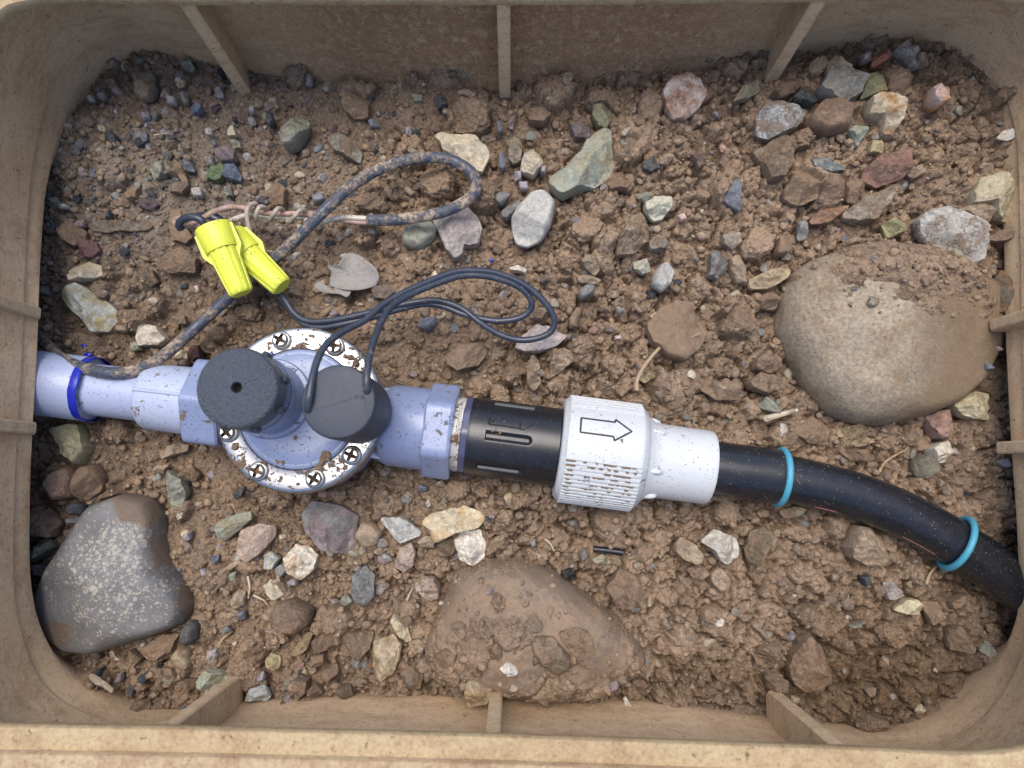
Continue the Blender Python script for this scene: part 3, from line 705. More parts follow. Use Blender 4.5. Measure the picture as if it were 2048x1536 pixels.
7 brown 17 .4 | 1590,640 1640,550 1730,535 1830,600 1830,680 1750,750 1660,740 1600,690 | big rounded dark brown stone in the middle of the lower left gravel = big dark brown stone
7 darkgrey 11 .05 | 1080,730 1120,665 1170,690 1165,780 1110,820 1070,790 | dark charcoal oval stone at the speckled boulder's right foot = charcoal oval stone
7 brown 12 .7 | 850,830 960,750 1060,745 1030,840 940,890 860,880 | long earthy brown stone just below the speckled boulder = long earthy stone
7 creamtan 10 .25 | 1020,870 1060,815 1110,840 1115,930 1080,970 1030,930 | cream-tan stone just below the charcoal oval one = cream-tan stone
7 palegreen 11 .1 | 1175,1010 1210,950 1310,965 1340,1010 1260,1080 1190,1070 | pale mint block beside the lower left rib = pale mint block
7 yellowtan 9 .25 | 1550,900 1590,860 1640,880 1650,940 1600,965 1560,940 | ~
7 lilac 5 .1 | 1510,1000 1540,965 1555,1010 1530,1035 | ~
7 paleblue 7 .1 | 1440,1130 1470,1060 1550,1050 1590,1120 1560,1145 | pale blue chip at the lower wall beside the lower left rib
7 tan 8 .35 | 1350,560 1400,490 1440,500 1430,580 1380,605 | ~
7 tan 6 .25 | 1330,650 1360,600 1395,620 1390,680 1340,685 | ~
7 brown 10 .6 | 1440,850 1520,790 1550,800 1540,870 1460,890 | ~
7 cream 8 .2 | 1540,470 1600,420 1670,520 1620,550 1560,510 | ~
7 tan 7 .3 | 1595,440 1650,410 1665,460 1620,480 | ~
7 lilac 5 .2 | 1680,440 1740,420 1745,465 1690,470 | ~
7 goldbrown 9 .25 | 1720,860 1790,740 1835,740 1810,830 1750,880 | golden brown elongated stone in the lower gravel
7 brown 10 .5 | 1820,800 1890,730 1970,740 1970,800 1880,860 1825,840 | ~
7 mauvegrey 6 .2 | 1210,850 1270,835 1280,880 1240,920 1215,890 | ~
7 greybrown 10 .5 | 1710,1080 1730,1010 1820,1000 1810,1080 1750,1130 | ~
7 brown 9 .7 | 1815,880 1900,860 1910,920 1840,950 | ~
7 brown 9 .7 | 1880,970 1970,920 1990,970 1930,1020 1870,1010 | ~
7 greybrown 8 .6 | 1800,1080 1850,1030 1890,1090 1840,1130 | ~
7 brown 8 .7 | 960,930 1020,940 1050,1000 1000,1015 960,980 | ~
7 tan 8 .5 | 745,850 790,835 830,900 800,940 760,890 | ~
7 black 5 0 | 920,920 965,905 960,950 930,950 | ~
7 darkblue 5 0 | 810,1000 870,970 865,1040 820,1030 | ~
7 darkgrey 5 .1 | 750,1060 795,1050 790,1110 755,1110 | ~
7 darkblue 5 .1 | 570,960 605,945 605,990 575,990 | ~
7 brown 9 .7 | 770,1150 880,1130 885,1190 800,1200 | ~
7 tanbrown 8 .5 | 1060,1020 1150,1010 1150,1060 1100,1090 | ~
7 lilac 4 .1 | 690,985 720,970 720,1030 680,1030 | ~
7 tan 4 .2 | 880,1110 910,1085 930,1105 890,1130 | ~
7 lilac 5 .1 | 1165,370 1220,370 1225,410 1180,420 | ~
7 blue 5 0 | 1235,300 1285,285 1280,330 1245,345 | ~
7 lilac 5 .1 | 1075,170 1120,150 1120,200 1085,210 | ~
7 palegreen 4 .2 | 1340,400 1380,385 1375,440 1345,440 | ~
7 grey 5 .2 | 1300,710 1340,700 1360,730 1310,750 | ~
7 bluegrey 5 .1 | 1395,620 1440,610 1440,660 1400,670 | ~
7 darkgrey 11 .5 | 190,60 290,10 360,100 330,180 200,185 | ~
7 grey 6 .2 | 390,80 460,60 470,100 410,110 | ~
7 greybrown 7 .5 | 385,150 470,120 480,170 400,180 | ~
7 cream 4 .1 | 1640,170 1670,165 1675,190 1645,195 | ~
7 cream 4 .2 | 1030,60 1075,35 1070,75 1040,85 | ~
7 tan 5 .3 | 1265,400 1390,315 1400,340 1300,420 | ~
8 tan 11 .25 | 110,170 150,90 220,100 270,160 240,230 150,245 | tan rounded stone behind the purple and grey block
8 whitegreen 11 .1 | 250,70 380,60 420,90 500,150 490,180 380,220 320,170 280,120 | glittering white-green stone below the purple valve nut = glittering white-green stone
8 creamyellow 14 .1 | 495,100 560,40 740,0 840,30 875,70 830,130 700,160 640,190 580,220 550,150 | long cream and yellow stone below the black coupling = long cream and yellow stone
8 white 15 .05 | 685,200 730,150 840,140 870,220 870,300 800,350 720,320 700,250 | white folded stone at the top of the earth-covered boulder = white folded stone
8 pinktan 10 .35 | 335,330 380,240 440,210 465,270 450,350 390,390 345,370 | ~
8 tan 8 .4 | 475,210 520,170 580,180 570,250 490,245 | ~
8 tanbrown 9 .35 | 585,250 620,200 680,195 700,270 650,300 590,290 | ~
8 slate 10 .05 | 90,540 100,400 170,345 220,410 220,530 180,575 110,570 | smooth slate grey arrowhead-shaped stone = slate arrowhead stone
8 pinktan 11 .4 | 445,470 500,415 570,415 605,470 600,540 540,565 480,510 | pinkish-tan stone at the left shoulder of the earth-covered boulder
8 creamolive 8 .25 | 315,660 340,620 420,700 440,790 410,800 360,750 | narrow cream-olive spindle stone left of the earth-covered boulder = cream-olive spindle stone
8 tanbrown 14 .45 | 10,830 40,740 220,730 200,830 140,895 40,870 | brown trapezoid stone in the lower gravel = brown trapezoid stone
8 creamtan 15 .3 | 215,790 330,755 385,800 370,900 330,980 260,1010 205,940 | rough cream-brown upright stone beside the brown trapezoid one = rough cream-brown stone
8 brown 10 .8 | 550,890 640,820 710,850 690,920 600,980 | ~
8 brown 9 .8 | 880,830 940,795 985,840 970,890 900,905 | ~
8 white 9 .1 | 950,950 990,905 1070,915 1060,980 1000,990 | small chalk white stone above the lower middle rib
8 yellowbrown 18 .15 | 745,1060 770,990 900,1000 930,1010 905,1120 870,1150 770,1185 745,1120 | yellow-brown block wedged against the lower middle rib = yellow-brown block
8 greybrown 9 .6 | 655,1060 740,1030 745,1100 680,1110 | ~
8 olivebrown 10 .45 | 1140,780 1190,755 1270,770 1370,890 1360,960 1280,985 1190,930 1140,850 | dark olive oval stone lying on the earth-covered boulder = dark olive oval stone
8 rustbrown 10 .55 | 1290,730 1400,705 1470,740 1500,840 1470,890 1410,905 1350,830 | rust-brown block lying on the earth-covered boulder = rust-brown block
8 greytan 7 .5 | 1100,690 1150,620 1200,690 1200,730 1120,730 | small grey triangular stone on the earth-covered boulder
8 clod 7 .85 | 890,560 930,505 990,540 980,600 930,630 | round tan clod on top of the earth-covered boulder
8 brown 15 .5 | 1565,470 1650,360 1740,400 1790,500 1720,590 1630,590 | brown faceted stone right of the earth-covered boulder = brown faceted stone
8 black 6 0 | 1310,380 1370,365 1405,410 1370,435 1320,415 | flat black stone at the upper edge of the earth-covered boulder
8 grey 7 .3 | 1410,280 1450,245 1470,290 1430,330 | ~
8 yellowolive 8 .4 | 1475,310 1550,280 1610,330 1550,360 | ~
8 lilac 5 .1 | 1130,210 1160,190 1165,235 1140,245 | ~
8 clod 12 .85 | 880,130 960,10 1040,20 1020,120 940,150 | earthy wedge right of the long cream and yellow stone
8 grey 6 .3 | 1340,90 1400,80 1410,120 1360,125 | ~
8 greytan 11 .4 | 375,960 440,930 510,1000 490,1070 400,1060 | ~
8 white 4 .1 | 1565,150 1590,140 1590,170 1570,170 | ~
8 white 4 .1 | 1675,1130 1690,1115 1720,1170 1680,1165 | ~
8 tan 6 .3 | 200,280 260,230 300,250 260,290 | ~
8 greygreen 6 .3 | 10,560 60,510 100,560 40,590 | ~
8 greybrown 9 .5 | 0,1060 80,1050 95,1110 20,1130 | ~
9 whitegrey 13 .15 | 155,210 230,135 370,190 380,290 310,350 260,320 210,250 | whitish pointed stone below the black hose = whitish pointed stone
9 tan 13 .3 | 0,230 40,180 110,220 160,290 130,350 40,310 0,270 | pale tan stone left of the whitish pointed one = pale tan stone
9 rusttan 8 .35 | 70,370 150,340 205,390 160,430 100,420 | ~
9 tan 11 .4 | 205,400 260,355 320,420 310,490 260,510 210,450 | tan egg-shaped stone below the whitish pointed one
9 greenbrown 11 .4 | 410,250 450,150 530,120 560,200 490,345 430,330 | green-brown leaning stone to the right of the whitish pointed one = green-brown leaning stone
9 tan 18 .25 | 990,240 1030,110 1110,120 1200,180 1245,270 1200,345 1110,350 1010,300 | large tan faceted stone close under the black hose = large tan faceted stone
9 greygreen 8 .5 | 610,30 700,0 760,20 720,60 640,80 | ~
9 darkblue 6 0 | 1080,410 1130,405 1145,450 1110,475 | dark blue-black pebble below the large tan faceted stone
9 yellowcream 9 .05 | 1280,610 1340,545 1400,540 1450,600 1430,640 1340,630 | bright yellow cream stone in the lower right soil = bright yellow cream stone
9 tan 8 .7 | 1440,560 1540,560 1550,650 1500,700 | ~
9 rustbrown 18 .5 | 645,920 700,780 770,750 840,800 890,990 860,1080 760,1100 680,1030 | large rust-brown earthy stone above the lower right rib = large rust-brown earthy stone
9 white 5 0 | 230,690 270,655 295,660 280,700 245,715 | small white oval pebble on a brown clod below the tan stones
9 greygreen 7 .4 | 1010,700 1090,680 1130,660 1120,690 1040,720 | ~
9 greenbrown 12 .6 | 1590,720 1660,690 1720,760 1700,850 1620,850 | ~
9 greygreen 6 .4 | 1780,850 1820,780 1890,900 1880,920 | green-grey shard by the lower right corner wall
9 clod 14 .95 | 440,830 520,770 600,800 600,920 480,930 | ~
9 greenbrown 7 .5 | 1550,690 1640,620 1660,650 1570,710 | ~
9 clod 12 .95 | 1140,720 1200,670 1310,690 1370,770 1300,850 1180,780 | smooth earth lump in the dark hollow at the lower right
9 tan 5 .4 | 1350,450 1390,440 1390,500 1355,500 | ~
9 brown 6 .6 | 1150,460 1200,450 1200,500 1150,510 | ~
9 mauvegrey 8 .5 | 1220,450 1290,440 1330,530 1240,550 | ~
9 tan 4 .4 | 920,400 960,400 960,440 925,440 | ~
9 brown 8 .7 | 1590,560 1680,510 1750,520 1700,590 1610,600 | ~
9 clod 16 .95 | 1030,1260 1110,1210 1220,1230 1240,1290 1150,1320 1050,1310 | earth lump against the lower wall near the lower right corner
9 clod 16 .95 | 520,980 590,940 650,1010 630,1090 540,1080 | ~
'''
TS = 700 / 2048
ORG = [(0, 0), (674, 0), (1348, 0), (0, 505), (674, 505), (1348, 505), (0, 1011), (674, 1011), (1348, 1011)]
stones = []
for ln in STONES.strip().splitlines():
    if not ln.strip() or ln.startswith('#'): continue
    a, b, c = [x.strip() for x in ln.split('|')]
    t, col, h, dust = a.split()
    ox, oy = ORG[int(t) - 1]
    poly = np.array([[float(v) for v in p.split(',')] for p in b.split()]) * TS + (ox, oy)
    lab, short = c, None
    if '=' in c: lab, short = [x.strip() for x in c.split('=')]
    stones.append(dict(col=col, h=float(h) / 1000, dust=float(dust), poly=poly, label=lab, short=short, c=poly.mean(0), dim=float(max(np.ptp(poly[:, 0]), np.ptp(poly[:, 1])))))

# ------------------------------------------------------------------ ground level and valve-box outlines (measured in the photo)
LEVEL = [(300, 300, 0), (150, 560, -5), (200, 660, -9), (420, 690, -11), (130, 930, -7), (600, 1010, -5), (350, 950, -8), (700, 620, -2), (1000, 700, -2), (1000, 400, 2),
    (700, 300, 0), (1000, 200, 3), (1400, 400, 6), (1350, 200, 8), (1600, 250, 16), (1800, 300, 20), (1850, 160, 28), (1950, 130, 29), (2000, 300, 27),
    (2040, 480, 24), (1750, 430, 16), (1550, 500, 6), (1300, 700, 1), (1500, 780, 0), (1650, 900, -2), (1980, 830, 4), (2030, 950, 5), (1850, 980, 0), (1200, 1050, -3),
    (900, 1050, -3), (1450, 1100, 0), (1650, 1150, 3), (1950, 1250, -3), (1800, 1330, -16), (1650, 1380, -14), (1900, 1400, -18), (1400, 1350, -6), (1420, 1270, -4),
    (1100, 1300, -4), (700, 1250, -2), (500, 1150, 0), (400, 1350, -6), (200, 1360, -10), (90, 1130, -8), (300, 1000, -4), (900, 1350, -6), (700, 1370, -8)]
LV = np.array(LEVEL, float)
def level(px, py):
    px, py = np.asarray(px, float), np.asarray(py, float)
    num = np.zeros_like(px); den = np.zeros_like(px)
    for x, y, z in LEVEL:
        w = np.exp(-((px - x) ** 2 + (py - y) ** 2) / (2 * 120.0 ** 2)) + 1e-9
        num += w * z; den += w
    return num / den / 1000.0
RIM = [(150, 5), (372, 8), (700, 8), (1008, 8), (1320, 6), (1640, 2), (1880, -2), (2060, 14), (2130, 70), (2166, 160), (2170, 480), (2170, 700), (2170, 930), (2170, 1130),
    (2168, 1270), (2150, 1390), (2090, 1470), (1960, 1502), (1680, 1492), (1340, 1480), (1000, 1468), (660, 1460), (330, 1452), (120, 1449), (-20, 1440), (-90, 1380), (-104, 1240),
    (-92, 1040), (-80, 860), (-68, 680), (-62, 480), (-60, 270), (-42, 130), (8, 38), (62, 14)]
# the wall's lower edge: pixel and height (mm); at the two ends it stands clear of the soil, over the pipe and the hose
GND = [(300, 106, 0), (440, 131, 0), (720, 166, 0), (1010, 180, 0), (1300, 168, 0), (1560, 138, 0), (1730, 124, 0), (1850, 138, 2), (1945, 190, 8), (1993, 280, 18), (2005, 470, 26), (2009, 660, 28), (2020, 880, 28), (2033, 1080, 28),
    (2032, 1230, 20), (1985, 1350, 4), (1900, 1432, 0), (1790, 1468, 0), (1600, 1450, 0), (1300, 1411, 0), (1000, 1396, 0), (700, 1397, 0), (470, 1408, 0), (300, 1424, 0), (180, 1378, 3), (105, 1305, 12), (66, 1180, 24),
    (62, 1000, 33), (68, 850, 37), (77, 690, 38), (84, 500, 30), (98, 350, 16), (130, 222, 5), (175, 162, 1), (232, 122, 0)]
ZR = 0.088
rim = np.array(catmull([P(x, y, ZR) for x, y in RIM], 6, True))
gnd = np.array(catmull([P(x, y, z / 1000) for x, y, z in GND], 6, True))
floor_line = np.array(catmull([P(x, y, 0) for x, y, z in GND], 6, True))
hover = np.clip(gnd[:, 2] / 0.02, 0, 1)[:, None]
NB = len(rim)
def normals(c):
    t = np.roll(c, -1, 0) - np.roll(c, 1, 0)
    n = np.stack([-t[:, 1], t[:, 0]], 1)
    n /= np.linalg.norm(n, axis=1)[:, None]
    ctr = c[:, :2].mean(0)
    if np.mean(np.sum(n * (c[:, :2] - ctr), 1)) < 0: n = -n
    return n
nR, nG = normals(rim), normals(gnd)
def ringat(t, off=0.0, dz=0.0):
    """t = 0 at the rim, 1 at ground level; extrapolates below"""
    c = rim + (gnd - rim) * t
    n = nR + (nG - nR) * min(t, 1); n = n / np.linalg.norm(n, axis=1)[:, None]
    c = c.copy(); c[:, :2] += n * off; c[:, 2] += dz
    return c
def loft(rings):
    V = [tuple(p) for r in rings for p in r]
    return V, grid_faces(len(rings), NB)

# ------------------------------------------------------------------ valve box
box = empty('valve_box', 'tan rectangular valve box with rounded corners and inner ribs, framing the whole photo', 'valve box')
ts = [0.0, 0.15, 0.3, 0.45, 0.6, 0.72, 0.775]
def below(dn, out):
    c = ringat(1.0).copy()
    c[:, 2] -= dn * (1 - hover[:, 0]) + 0.0005 * hover[:, 0]
    c[:, :2] += nG * (out * (0.25 + 0.75 * hover))
    return c
back = (0.003 + 0.017 * np.abs(nR[:, 1]) ** 2)[:, None]
def wallring(t):
    c = ringat(t); c[:, :2] += nR * back * max(0.0, 1 - t) ** 0.8
    return c
rings = [wallring(t) for t in ts] + [wallring(0.78) + np.c_[nG * 0.0006, np.zeros(NB)], wallring(0.785) + np.c_[nG * 0.0014, np.zeros(NB)], wallring(0.9) + np.c_[nG * 0.001, np.zeros(NB)], wallring(0.99) + np.c_[nG * 0.0005, np.zeros(NB)], below(0.004, 0.001), below(0.018, 0.006), below(0.035, 0.012)]
MB().add(*loft(rings)).build('wall', M_BOX, box)
def offring(off, z):
    c = rim.copy(); c[:, :2] += nR * off; c[:, 2] = z
    return c
MB().add(*loft([offring(0.024, 0.0868), offring(0.001, 0.0868), offring(-0.0002, 0.0872), offring(-0.0009, 0.0885), offring(-0.0009, 0.0925), offring(-0.0002, 0.0938), offring(0.001, 0.0942), offring(0.010, 0.0946)])).build('ledge', M_LEDGE, box)
MB().add(*loft([offring(0.0095, 0.0935), offring(0.0098, 0.0976), offring(0.0104, 0.0986), offring(0.012, 0.0990), offring(0.031, 0.0990), offring(0.033, 0.0975), offring(0.034, 0.060)])).build('rim', M_RIM, box)
def rib(px, py, at_rim, thick, outdir, depth=0.018, zb=-0.012, flare=0.0, cut=0.0, zref=0.0):
    p = P(px, py, ZR if at_rim else zref)
    o = Vector(outdir).normalized(); t = Vector((-o.y, o.x, 0))
    V, h = [], thick / 2
    # outline in the plate's own plane (distance outwards, height), inner edge slightly rounded
    prof = [(0.0006, ZR - 0.0005), (flare * .5, 0.045), (flare, zb + 0.004), (flare + 0.003, zb), (depth + flare, zb + cut), (depth, ZR - 0.0005)]
    ins = [1, 1, 1, 1, 1, 1]
    n = len(prof)
    for sgn in (-1, 1):
        for d, z in prof: V.append(p + o * (d + 0.0008) + t * (h * sgn) + Vector((0, 0, z)) - Vector((0, 0, p.z)))
    for d, z in prof: V.append(p + o * d + t * (h * -0.72) + Vector((0, 0, z - p.z)))
    for d, z in prof: V.append(p + o * d + t * (h * 0.72) + Vector((0, 0, z - p.z)))
    Fc = [tuple(range(n)), tuple(reversed(range(n, 2 * n)))]
    for i in range(n):
        j = (i + 1) % n
        Fc += [(i, 2 * n + i, 2 * n + j, j), (2 * n + i, 3 * n + i, 3 * n + j, 2 * n + j), (3 * n + i, n + i, n + j, 3 * n + j)]
    b = MB().add(V, Fc)
    o_ = b.build('rib', M_RIB, box, sharp=25)
    bm = bmesh.new(); bm.from_mesh(o_.data); bmesh.ops.recalc_face_normals(bm, faces=bm.faces); bm.to_mesh(o_.data); bm.free()
    return o_
rib(372, 9, True, 0.0078, (-0.22, 1, 0), flare=-0.004, depth=0.028); rib(1007, 9, True, 0.0078, (0, 1, 0), zb=-0.001, flare=-0.0085, depth=0.030); rib(1640, 4, True, 0.0080, (0.12, 1, 0), zb=0.002, cut=0.024, flare=-0.004, depth=0.030)
rib(335, 1449, True, 0.0075, (0, -1, 0), depth=0.026, zb=-0.004); rib(986, 1464, True, 0.0075, (0, -1, 0), zb=-0.004); rib(1678, 1488, True, 0.0078, (0, -1, 0), depth=0.026, zb=-0.004)
rib(86, 628, False, 0.0066, (-1, 0, 0), zb=0.035, zref=0.037); rib(77, 857, False, 0.0072, (-1, 0, 0), zb=0.035, zref=0.037)
rib(1975, 652, False, 0.0068, (1, 0, 0), zb=0.026, depth=0.024, zref=0.028); rib(1989, 896, False, 0.0072, (1, 0, 0), zb=0.026, depth=0.024, zref=0.028)

# earth outside the box
oc = offring(0.033, 0.078)
ctr = oc[:, :2].mean(0)
def bank(t, z):
    c = wallring(t); c[:, :2] += nR * (0.024 + 0.03 * hover * t); c[:, 2] = z
    return c
rr = [bank(1.1, -0.045), bank(1.0, 0.0), bank(0.5, 0.045), bank(0.25, 0.07)]
for k, e in enumerate([0, 0.01, 0.03, 0.07, 0.14, 0.3, 0.7, 1.6, 4.0, 9.0]):
    c = oc.copy()
    d = c[:, :2] - ctr; d /= np.linalg.norm(d, axis=1)[:, None]
    c[:, :2] += d * e
    c[:, 2] = 0.080 + (rng.normal(0, 0.003, NB) if 0 < k < 8 else 0)
    rr.append(c)
V, Fc = loft(rr)
o = MB().add(V, Fc).build('ground_outside', M_SOIL); tag(o, 'bare earth around the buried valve box', kind='structure')

# ------------------------------------------------------------------ plumbing layout (axes, radii)
ZA = 0.017
A0, A1 = P(60, 764, ZA), P(915, 866, ZA)
B0, B1 = P(915, 868, ZA), P(1440, 938, ZA)
ua, ub = (A1 - A0).normalized(), (B1 - B0).normalized()
def s_of(A, u, px, zoff=0.018):
    lo, hi = -0.4, 0.8
    for _ in range(50):
        m_ = (lo + hi) / 2
        q = A + u * m_
        if proj(q.x, q.y, q.z + zoff)[0] < px: lo = m_
        else: hi = m_
    return (lo + hi) / 2
K = mpp(700, 850, ZA)
def rpx(n): return n * K
HOSE = [(1400, 933), (1470, 942), (1540, 951), (1610, 965), (1700, 988), (1800, 1026), (1890, 1074), (1970, 1125), (2040, 1175), (2130, 1240)]
hose_pts = catmull([P(x, y, ZA - 0.002) for x, y in HOSE], 8)
VC = P(598, 818, 0.045)

# ------------------------------------------------------------------ big boulders as radial height shapes
def resample(poly, n=64):
    c = poly.mean(0)
    out = []
    for k in range(n):
        a = 2 * math.pi * k / n
        d = np.array([math.cos(a), math.sin(a)])
        best = 0
        m_ = len(poly)
        for i in range(m_):
            p, q = poly[i] - c, poly[(i + 1) % m_] - c
            e = q - p
            den = d[0] * e[1] - d[1] * e[0]
            if abs(den) < 1e-12: continue
            t = (p[0] * e[1] - p[1] * e[0]) / den
            s = (p[0] * d[1] - p[1] * d[0]) / den
            if t > 0 and -1e-6 <= s <= 1 + 1e-6: best = max(best, t)
        out.append(best)
    return c, np.array(out)
def stone_mesh(name, poly_px, z, h, angular=True, nseg=None, nring=None, pw=None, seed=0, planes=None, rough=0.05, sharp=28, smoothR=0, crumbly=False):
    """closed stone from its outline: a domed top cut by flat facets over a narrower underside"""
    r_ = random.Random(seed)
    poly = np.array([P(x, y, z)[:2] for x, y in poly_px])
    dim = max(np.ptp(poly[:, 0]), np.ptp(poly[:, 1]))
    nseg = nseg or (64 if dim > 0.018 else 36)
    nring = nring or (14 if dim > 0.018 else 8)
    if crumbly: nseg, nring = 80, 22
    c, R = resample(poly, nseg)
    R = np.maximum(R, R.mean() * 0.3)
    for _ in range(smoothR): R = (np.roll(R, 1) + 2 * R + np.roll(R, -1)) / 4
    off = Vector((seed * 1.37, seed * 0.71, seed * 2.3))
    R = R * (1 + np.array([mnoise.noise(off + Vector((math.cos(2 * math.pi * k / nseg), math.sin(2 * math.pi * k / nseg), 0)) * (2.6 if angular else 1.6)) for k in range(nseg)]) * (0.075 if angular else .04))
    pw = pw or (6.0 if angular else 2.6)
    if planes is None:
        planes = []
        for _ in range(r_.randint(3, 5) if angular else 1):
            planes.append((r_.uniform(0, 2 * math.pi), r_.uniform(.72, 1.02), r_.uniform(.25, 1.15)))
        planes.append((r_.uniform(0, 2 * math.pi), r_.uniform(.80, .95), r_.uniform(0.05, .25)))
    Rm = R.mean()
    V = [(0, 0, 0)]
    fr = [(i + 1) / nring for i in range(nring)]
    fr = [1 - (1 - f) ** 1.45 for f in fr]
    def top(a, x, y, f):
        v = (max(0, 1 - f ** pw)) ** (1 / pw)
        for pa, pc, pm in planes: v = min(v, pc - pm * (x * math.cos(pa) + y * math.sin(pa)) / Rm)
        return max(v, 0.06 if f < 1 else 0.0)
    V = [(c[0], c[1], z + h * top(0, 0, 0, 0))]
    for f in fr:
        for k in range(nseg):
            a = 2 * math.pi * k / nseg
            x, y = math.cos(a) * R[k] * f, math.sin(a) * R[k] * f
            q_ = Vector((x, y, h * top(a, x, y, f)))
            if crumbly:
                e1 = mnoise.voronoi(off + q_ * 330)[0][0]; e2 = mnoise.voronoi(off + q_ * 700)[0][0]
                jit = (0.30 - e1) * 0.0022 + (0.3 - e2) * 0.0012 + mnoise.fractal(off + q_ * 160, 1.0, 2.0, 3) * 0.0012
                e = 1 + 0.9 * jit / max(Rm, .004)
                V.append((c[0] + x * e, c[1] + y * e, z + q_.z + jit * (1 if f < 1 else .4)))
            else:
                jit = mnoise.fractal(off + q_ * (70 + .9 / Rm), 0.8, 2.1, 5) * rough * min(h, 0.014) * (1 if f < 1 else .3)
                V.append((c[0] + x, c[1] + y, z + q_.z + jit))
    nt = len(V)
    for f, dz in ((0.97, -0.35), (0.72, -0.9)):
        for k in range(nseg):
            a = 2 * math.pi * k / nseg
            V.append((c[0] + math.cos(a) * R[k] * f, c[1] + math.sin(a) * R[k] * f, z + h * dz))
    V.append((c[0], c[1], z - h))
    Fc = [(0, 1 + k, 1 + (k + 1) % nseg) for k in range(nseg)]
    tot = nring + 2
    for i in range(tot - 1):
        b = 1 + i * nseg
        Fc += [(b + k, b + nseg + k, b + nseg + (k + 1) % nseg, b + (k + 1) % nseg) for k in range(nseg)]
    b = 1 + (tot - 1) * nseg
    Fc += [(b + k, len(V) - 1, b + (k + 1) % nseg) for k in range(nseg)]
    ctr_ = Vector((c[0], c[1], z))
    V = [tuple(Vector(v) - ctr_) for v in V]
    return mesh(name, V, Fc, True, sharp), ctr_, poly

BOULDERS = [
    dict(poly=[(1556, 660), (1556, 600), (1572, 558), (1612, 524), (1680, 504), (1740, 498), (1830, 505), (1920, 540), (1975, 590), (1990, 640), (1982, 700), (1950, 765), (1900, 812),
        (1830, 838), (1760, 851), (1700, 848), (1655, 828), (1612, 775), (1578, 718)], z=0.004, h=0.046, planes=[(math.radians(195), 0.98, .34), (math.radians(-28), 0.97, .60), (math.radians(80), 0.99, .25)], pw=2.6,
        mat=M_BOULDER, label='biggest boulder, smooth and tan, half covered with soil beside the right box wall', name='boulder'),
    dict(poly=[(200, 1008), (258, 988), (310, 998), (330, 1030), (334, 1080), (346, 1130), (376, 1175), (388, 1210), (374, 1246), (330, 1264), (270, 1282), (200, 1300), (140, 1303), (104, 1280), (80, 1240),
        (82, 1195), (108, 1145), (150, 1080)], z=-0.006, h=0.034, planes=[(math.radians(215), .97, .62), (math.radians(75), .98, .42), (math.radians(-30), 1.0, .45)], pw=2.8,
        mat=M_SPECK, label='dark boulder speckled with white lichen spots at the lower left of the box', name='boulder'),
    dict(poly=[(905, 1135), (955, 1116), (1050, 1116), (1110, 1142), (1170, 1183), (1232, 1228), (1272, 1280), (1290, 1312), (1262, 1350), (1190, 1390), (1100, 1392), (1000, 1385), (900, 1360), (850, 1310), (862, 1250), (885, 1190)],
        z=-0.008, h=0.046, planes=[(math.radians(70), .97, .42), (math.radians(-60), .98, .5)], pw=2.3,
        mat=M_BURIED, label='broad boulder buried under brown earth at the lower middle of the box', name='boulder')]
for i, b in enumerate(BOULDERS):
    me, c, poly = stone_mesh('boulder', b['poly'], b['z'], b['h'], False, 180, 54, b['pw'], 40 + i, b['planes'], rough=0.0, sharp=0, smoothR=2)
    me.set_sharp_from_angle(angle=math.radians(180))
    for p_ in me.polygons: p_.use_smooth = True
    # soften facet edges
    co = np.zeros(len(me.vertices) * 3); me.vertices.foreach_get('co', co); co = co.reshape(-1, 3)
    ns, nr = 180, 54
    Z = co[1:1 + ns * nr, 2].reshape(nr, ns)
    for _ in range(22):
        Zs = (np.roll(Z, 1, 1) + np.roll(Z, -1, 1) + 2 * Z) / 4
        Zs[1:-1] = (Zs[:-2] + Zs[2:] + 2 * Zs[1:-1]) / 4
        Zs[-1] = Z[-1]
        Z = Zs
    amp = (0.0013, 0.0010, 0.0030)[i]
    flat_ = co[1:1 + ns * nr].copy(); flat_[:, 2] = Z.ravel()
    dz = np.array([mnoise.fractal(Vector(v) * 38 + Vector((i * 5, 1, 2)), .9, 2.1, 6) for v in flat_]).reshape(nr, ns)
    dz[:3] = dz[:3].mean()
    Z = Z + dz * amp
    co[1:1 + ns * nr, 2] = Z.ravel(); co[0, 2] = Z[0].mean()
    me.vertices.foreach_set('co', co.ravel())
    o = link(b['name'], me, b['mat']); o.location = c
    tag(o, b['label'], 'boulder')
    b.update(obj=o, c=np.array(c), wpoly=poly, Z=Z, top=co[1:1 + ns * nr].reshape(nr, ns, 3) + np.array(c))
    if i == 1:     # where earth clings to the speckled boulder
        ca = me.color_attributes.new('tone', 'FLOAT_COLOR', 'POINT')
        tone = np.zeros((len(me.vertices), 4), np.float32)
        for vi, v in enumerate(me.vertices):
            px, py = proj(v.co.x + c.x, v.co.y + c.y, v.co.z + c.z)
            f = max(0, 1 - math.hypot((px - 270) / 75, (py - 1010) / 60)) + max(0, 1 - math.hypot((px - 105) / 60, (py - 1270) / 40)) + max(0, 1 - math.hypot((px - 385) / 45, (py - 1200) / 60)) + max(0, 1 - math.hypot((px - 320) / 60, (py - 1100) / 90)) * .6
            tone[vi] = min(f * 1.3, 1)
        ca.data.foreach_set('color', tone.ravel())
def in_poly(X, Y, poly):
    ins = np.zeros(np.shape(X), bool)
    n = len(poly)
    for i in range(n):
        x1, y1 = poly[i][0], poly[i][1]; x2, y2 = poly[(i + 1) % n][0], poly[(i + 1) % n][1]
        if y1 == y2: continue
        cnd = ((y1 > Y) != (y2 > Y)) & (X < (x2 - x1) * (Y - y1) / (y2 - y1) + x1)
        ins ^= cnd
    return ins
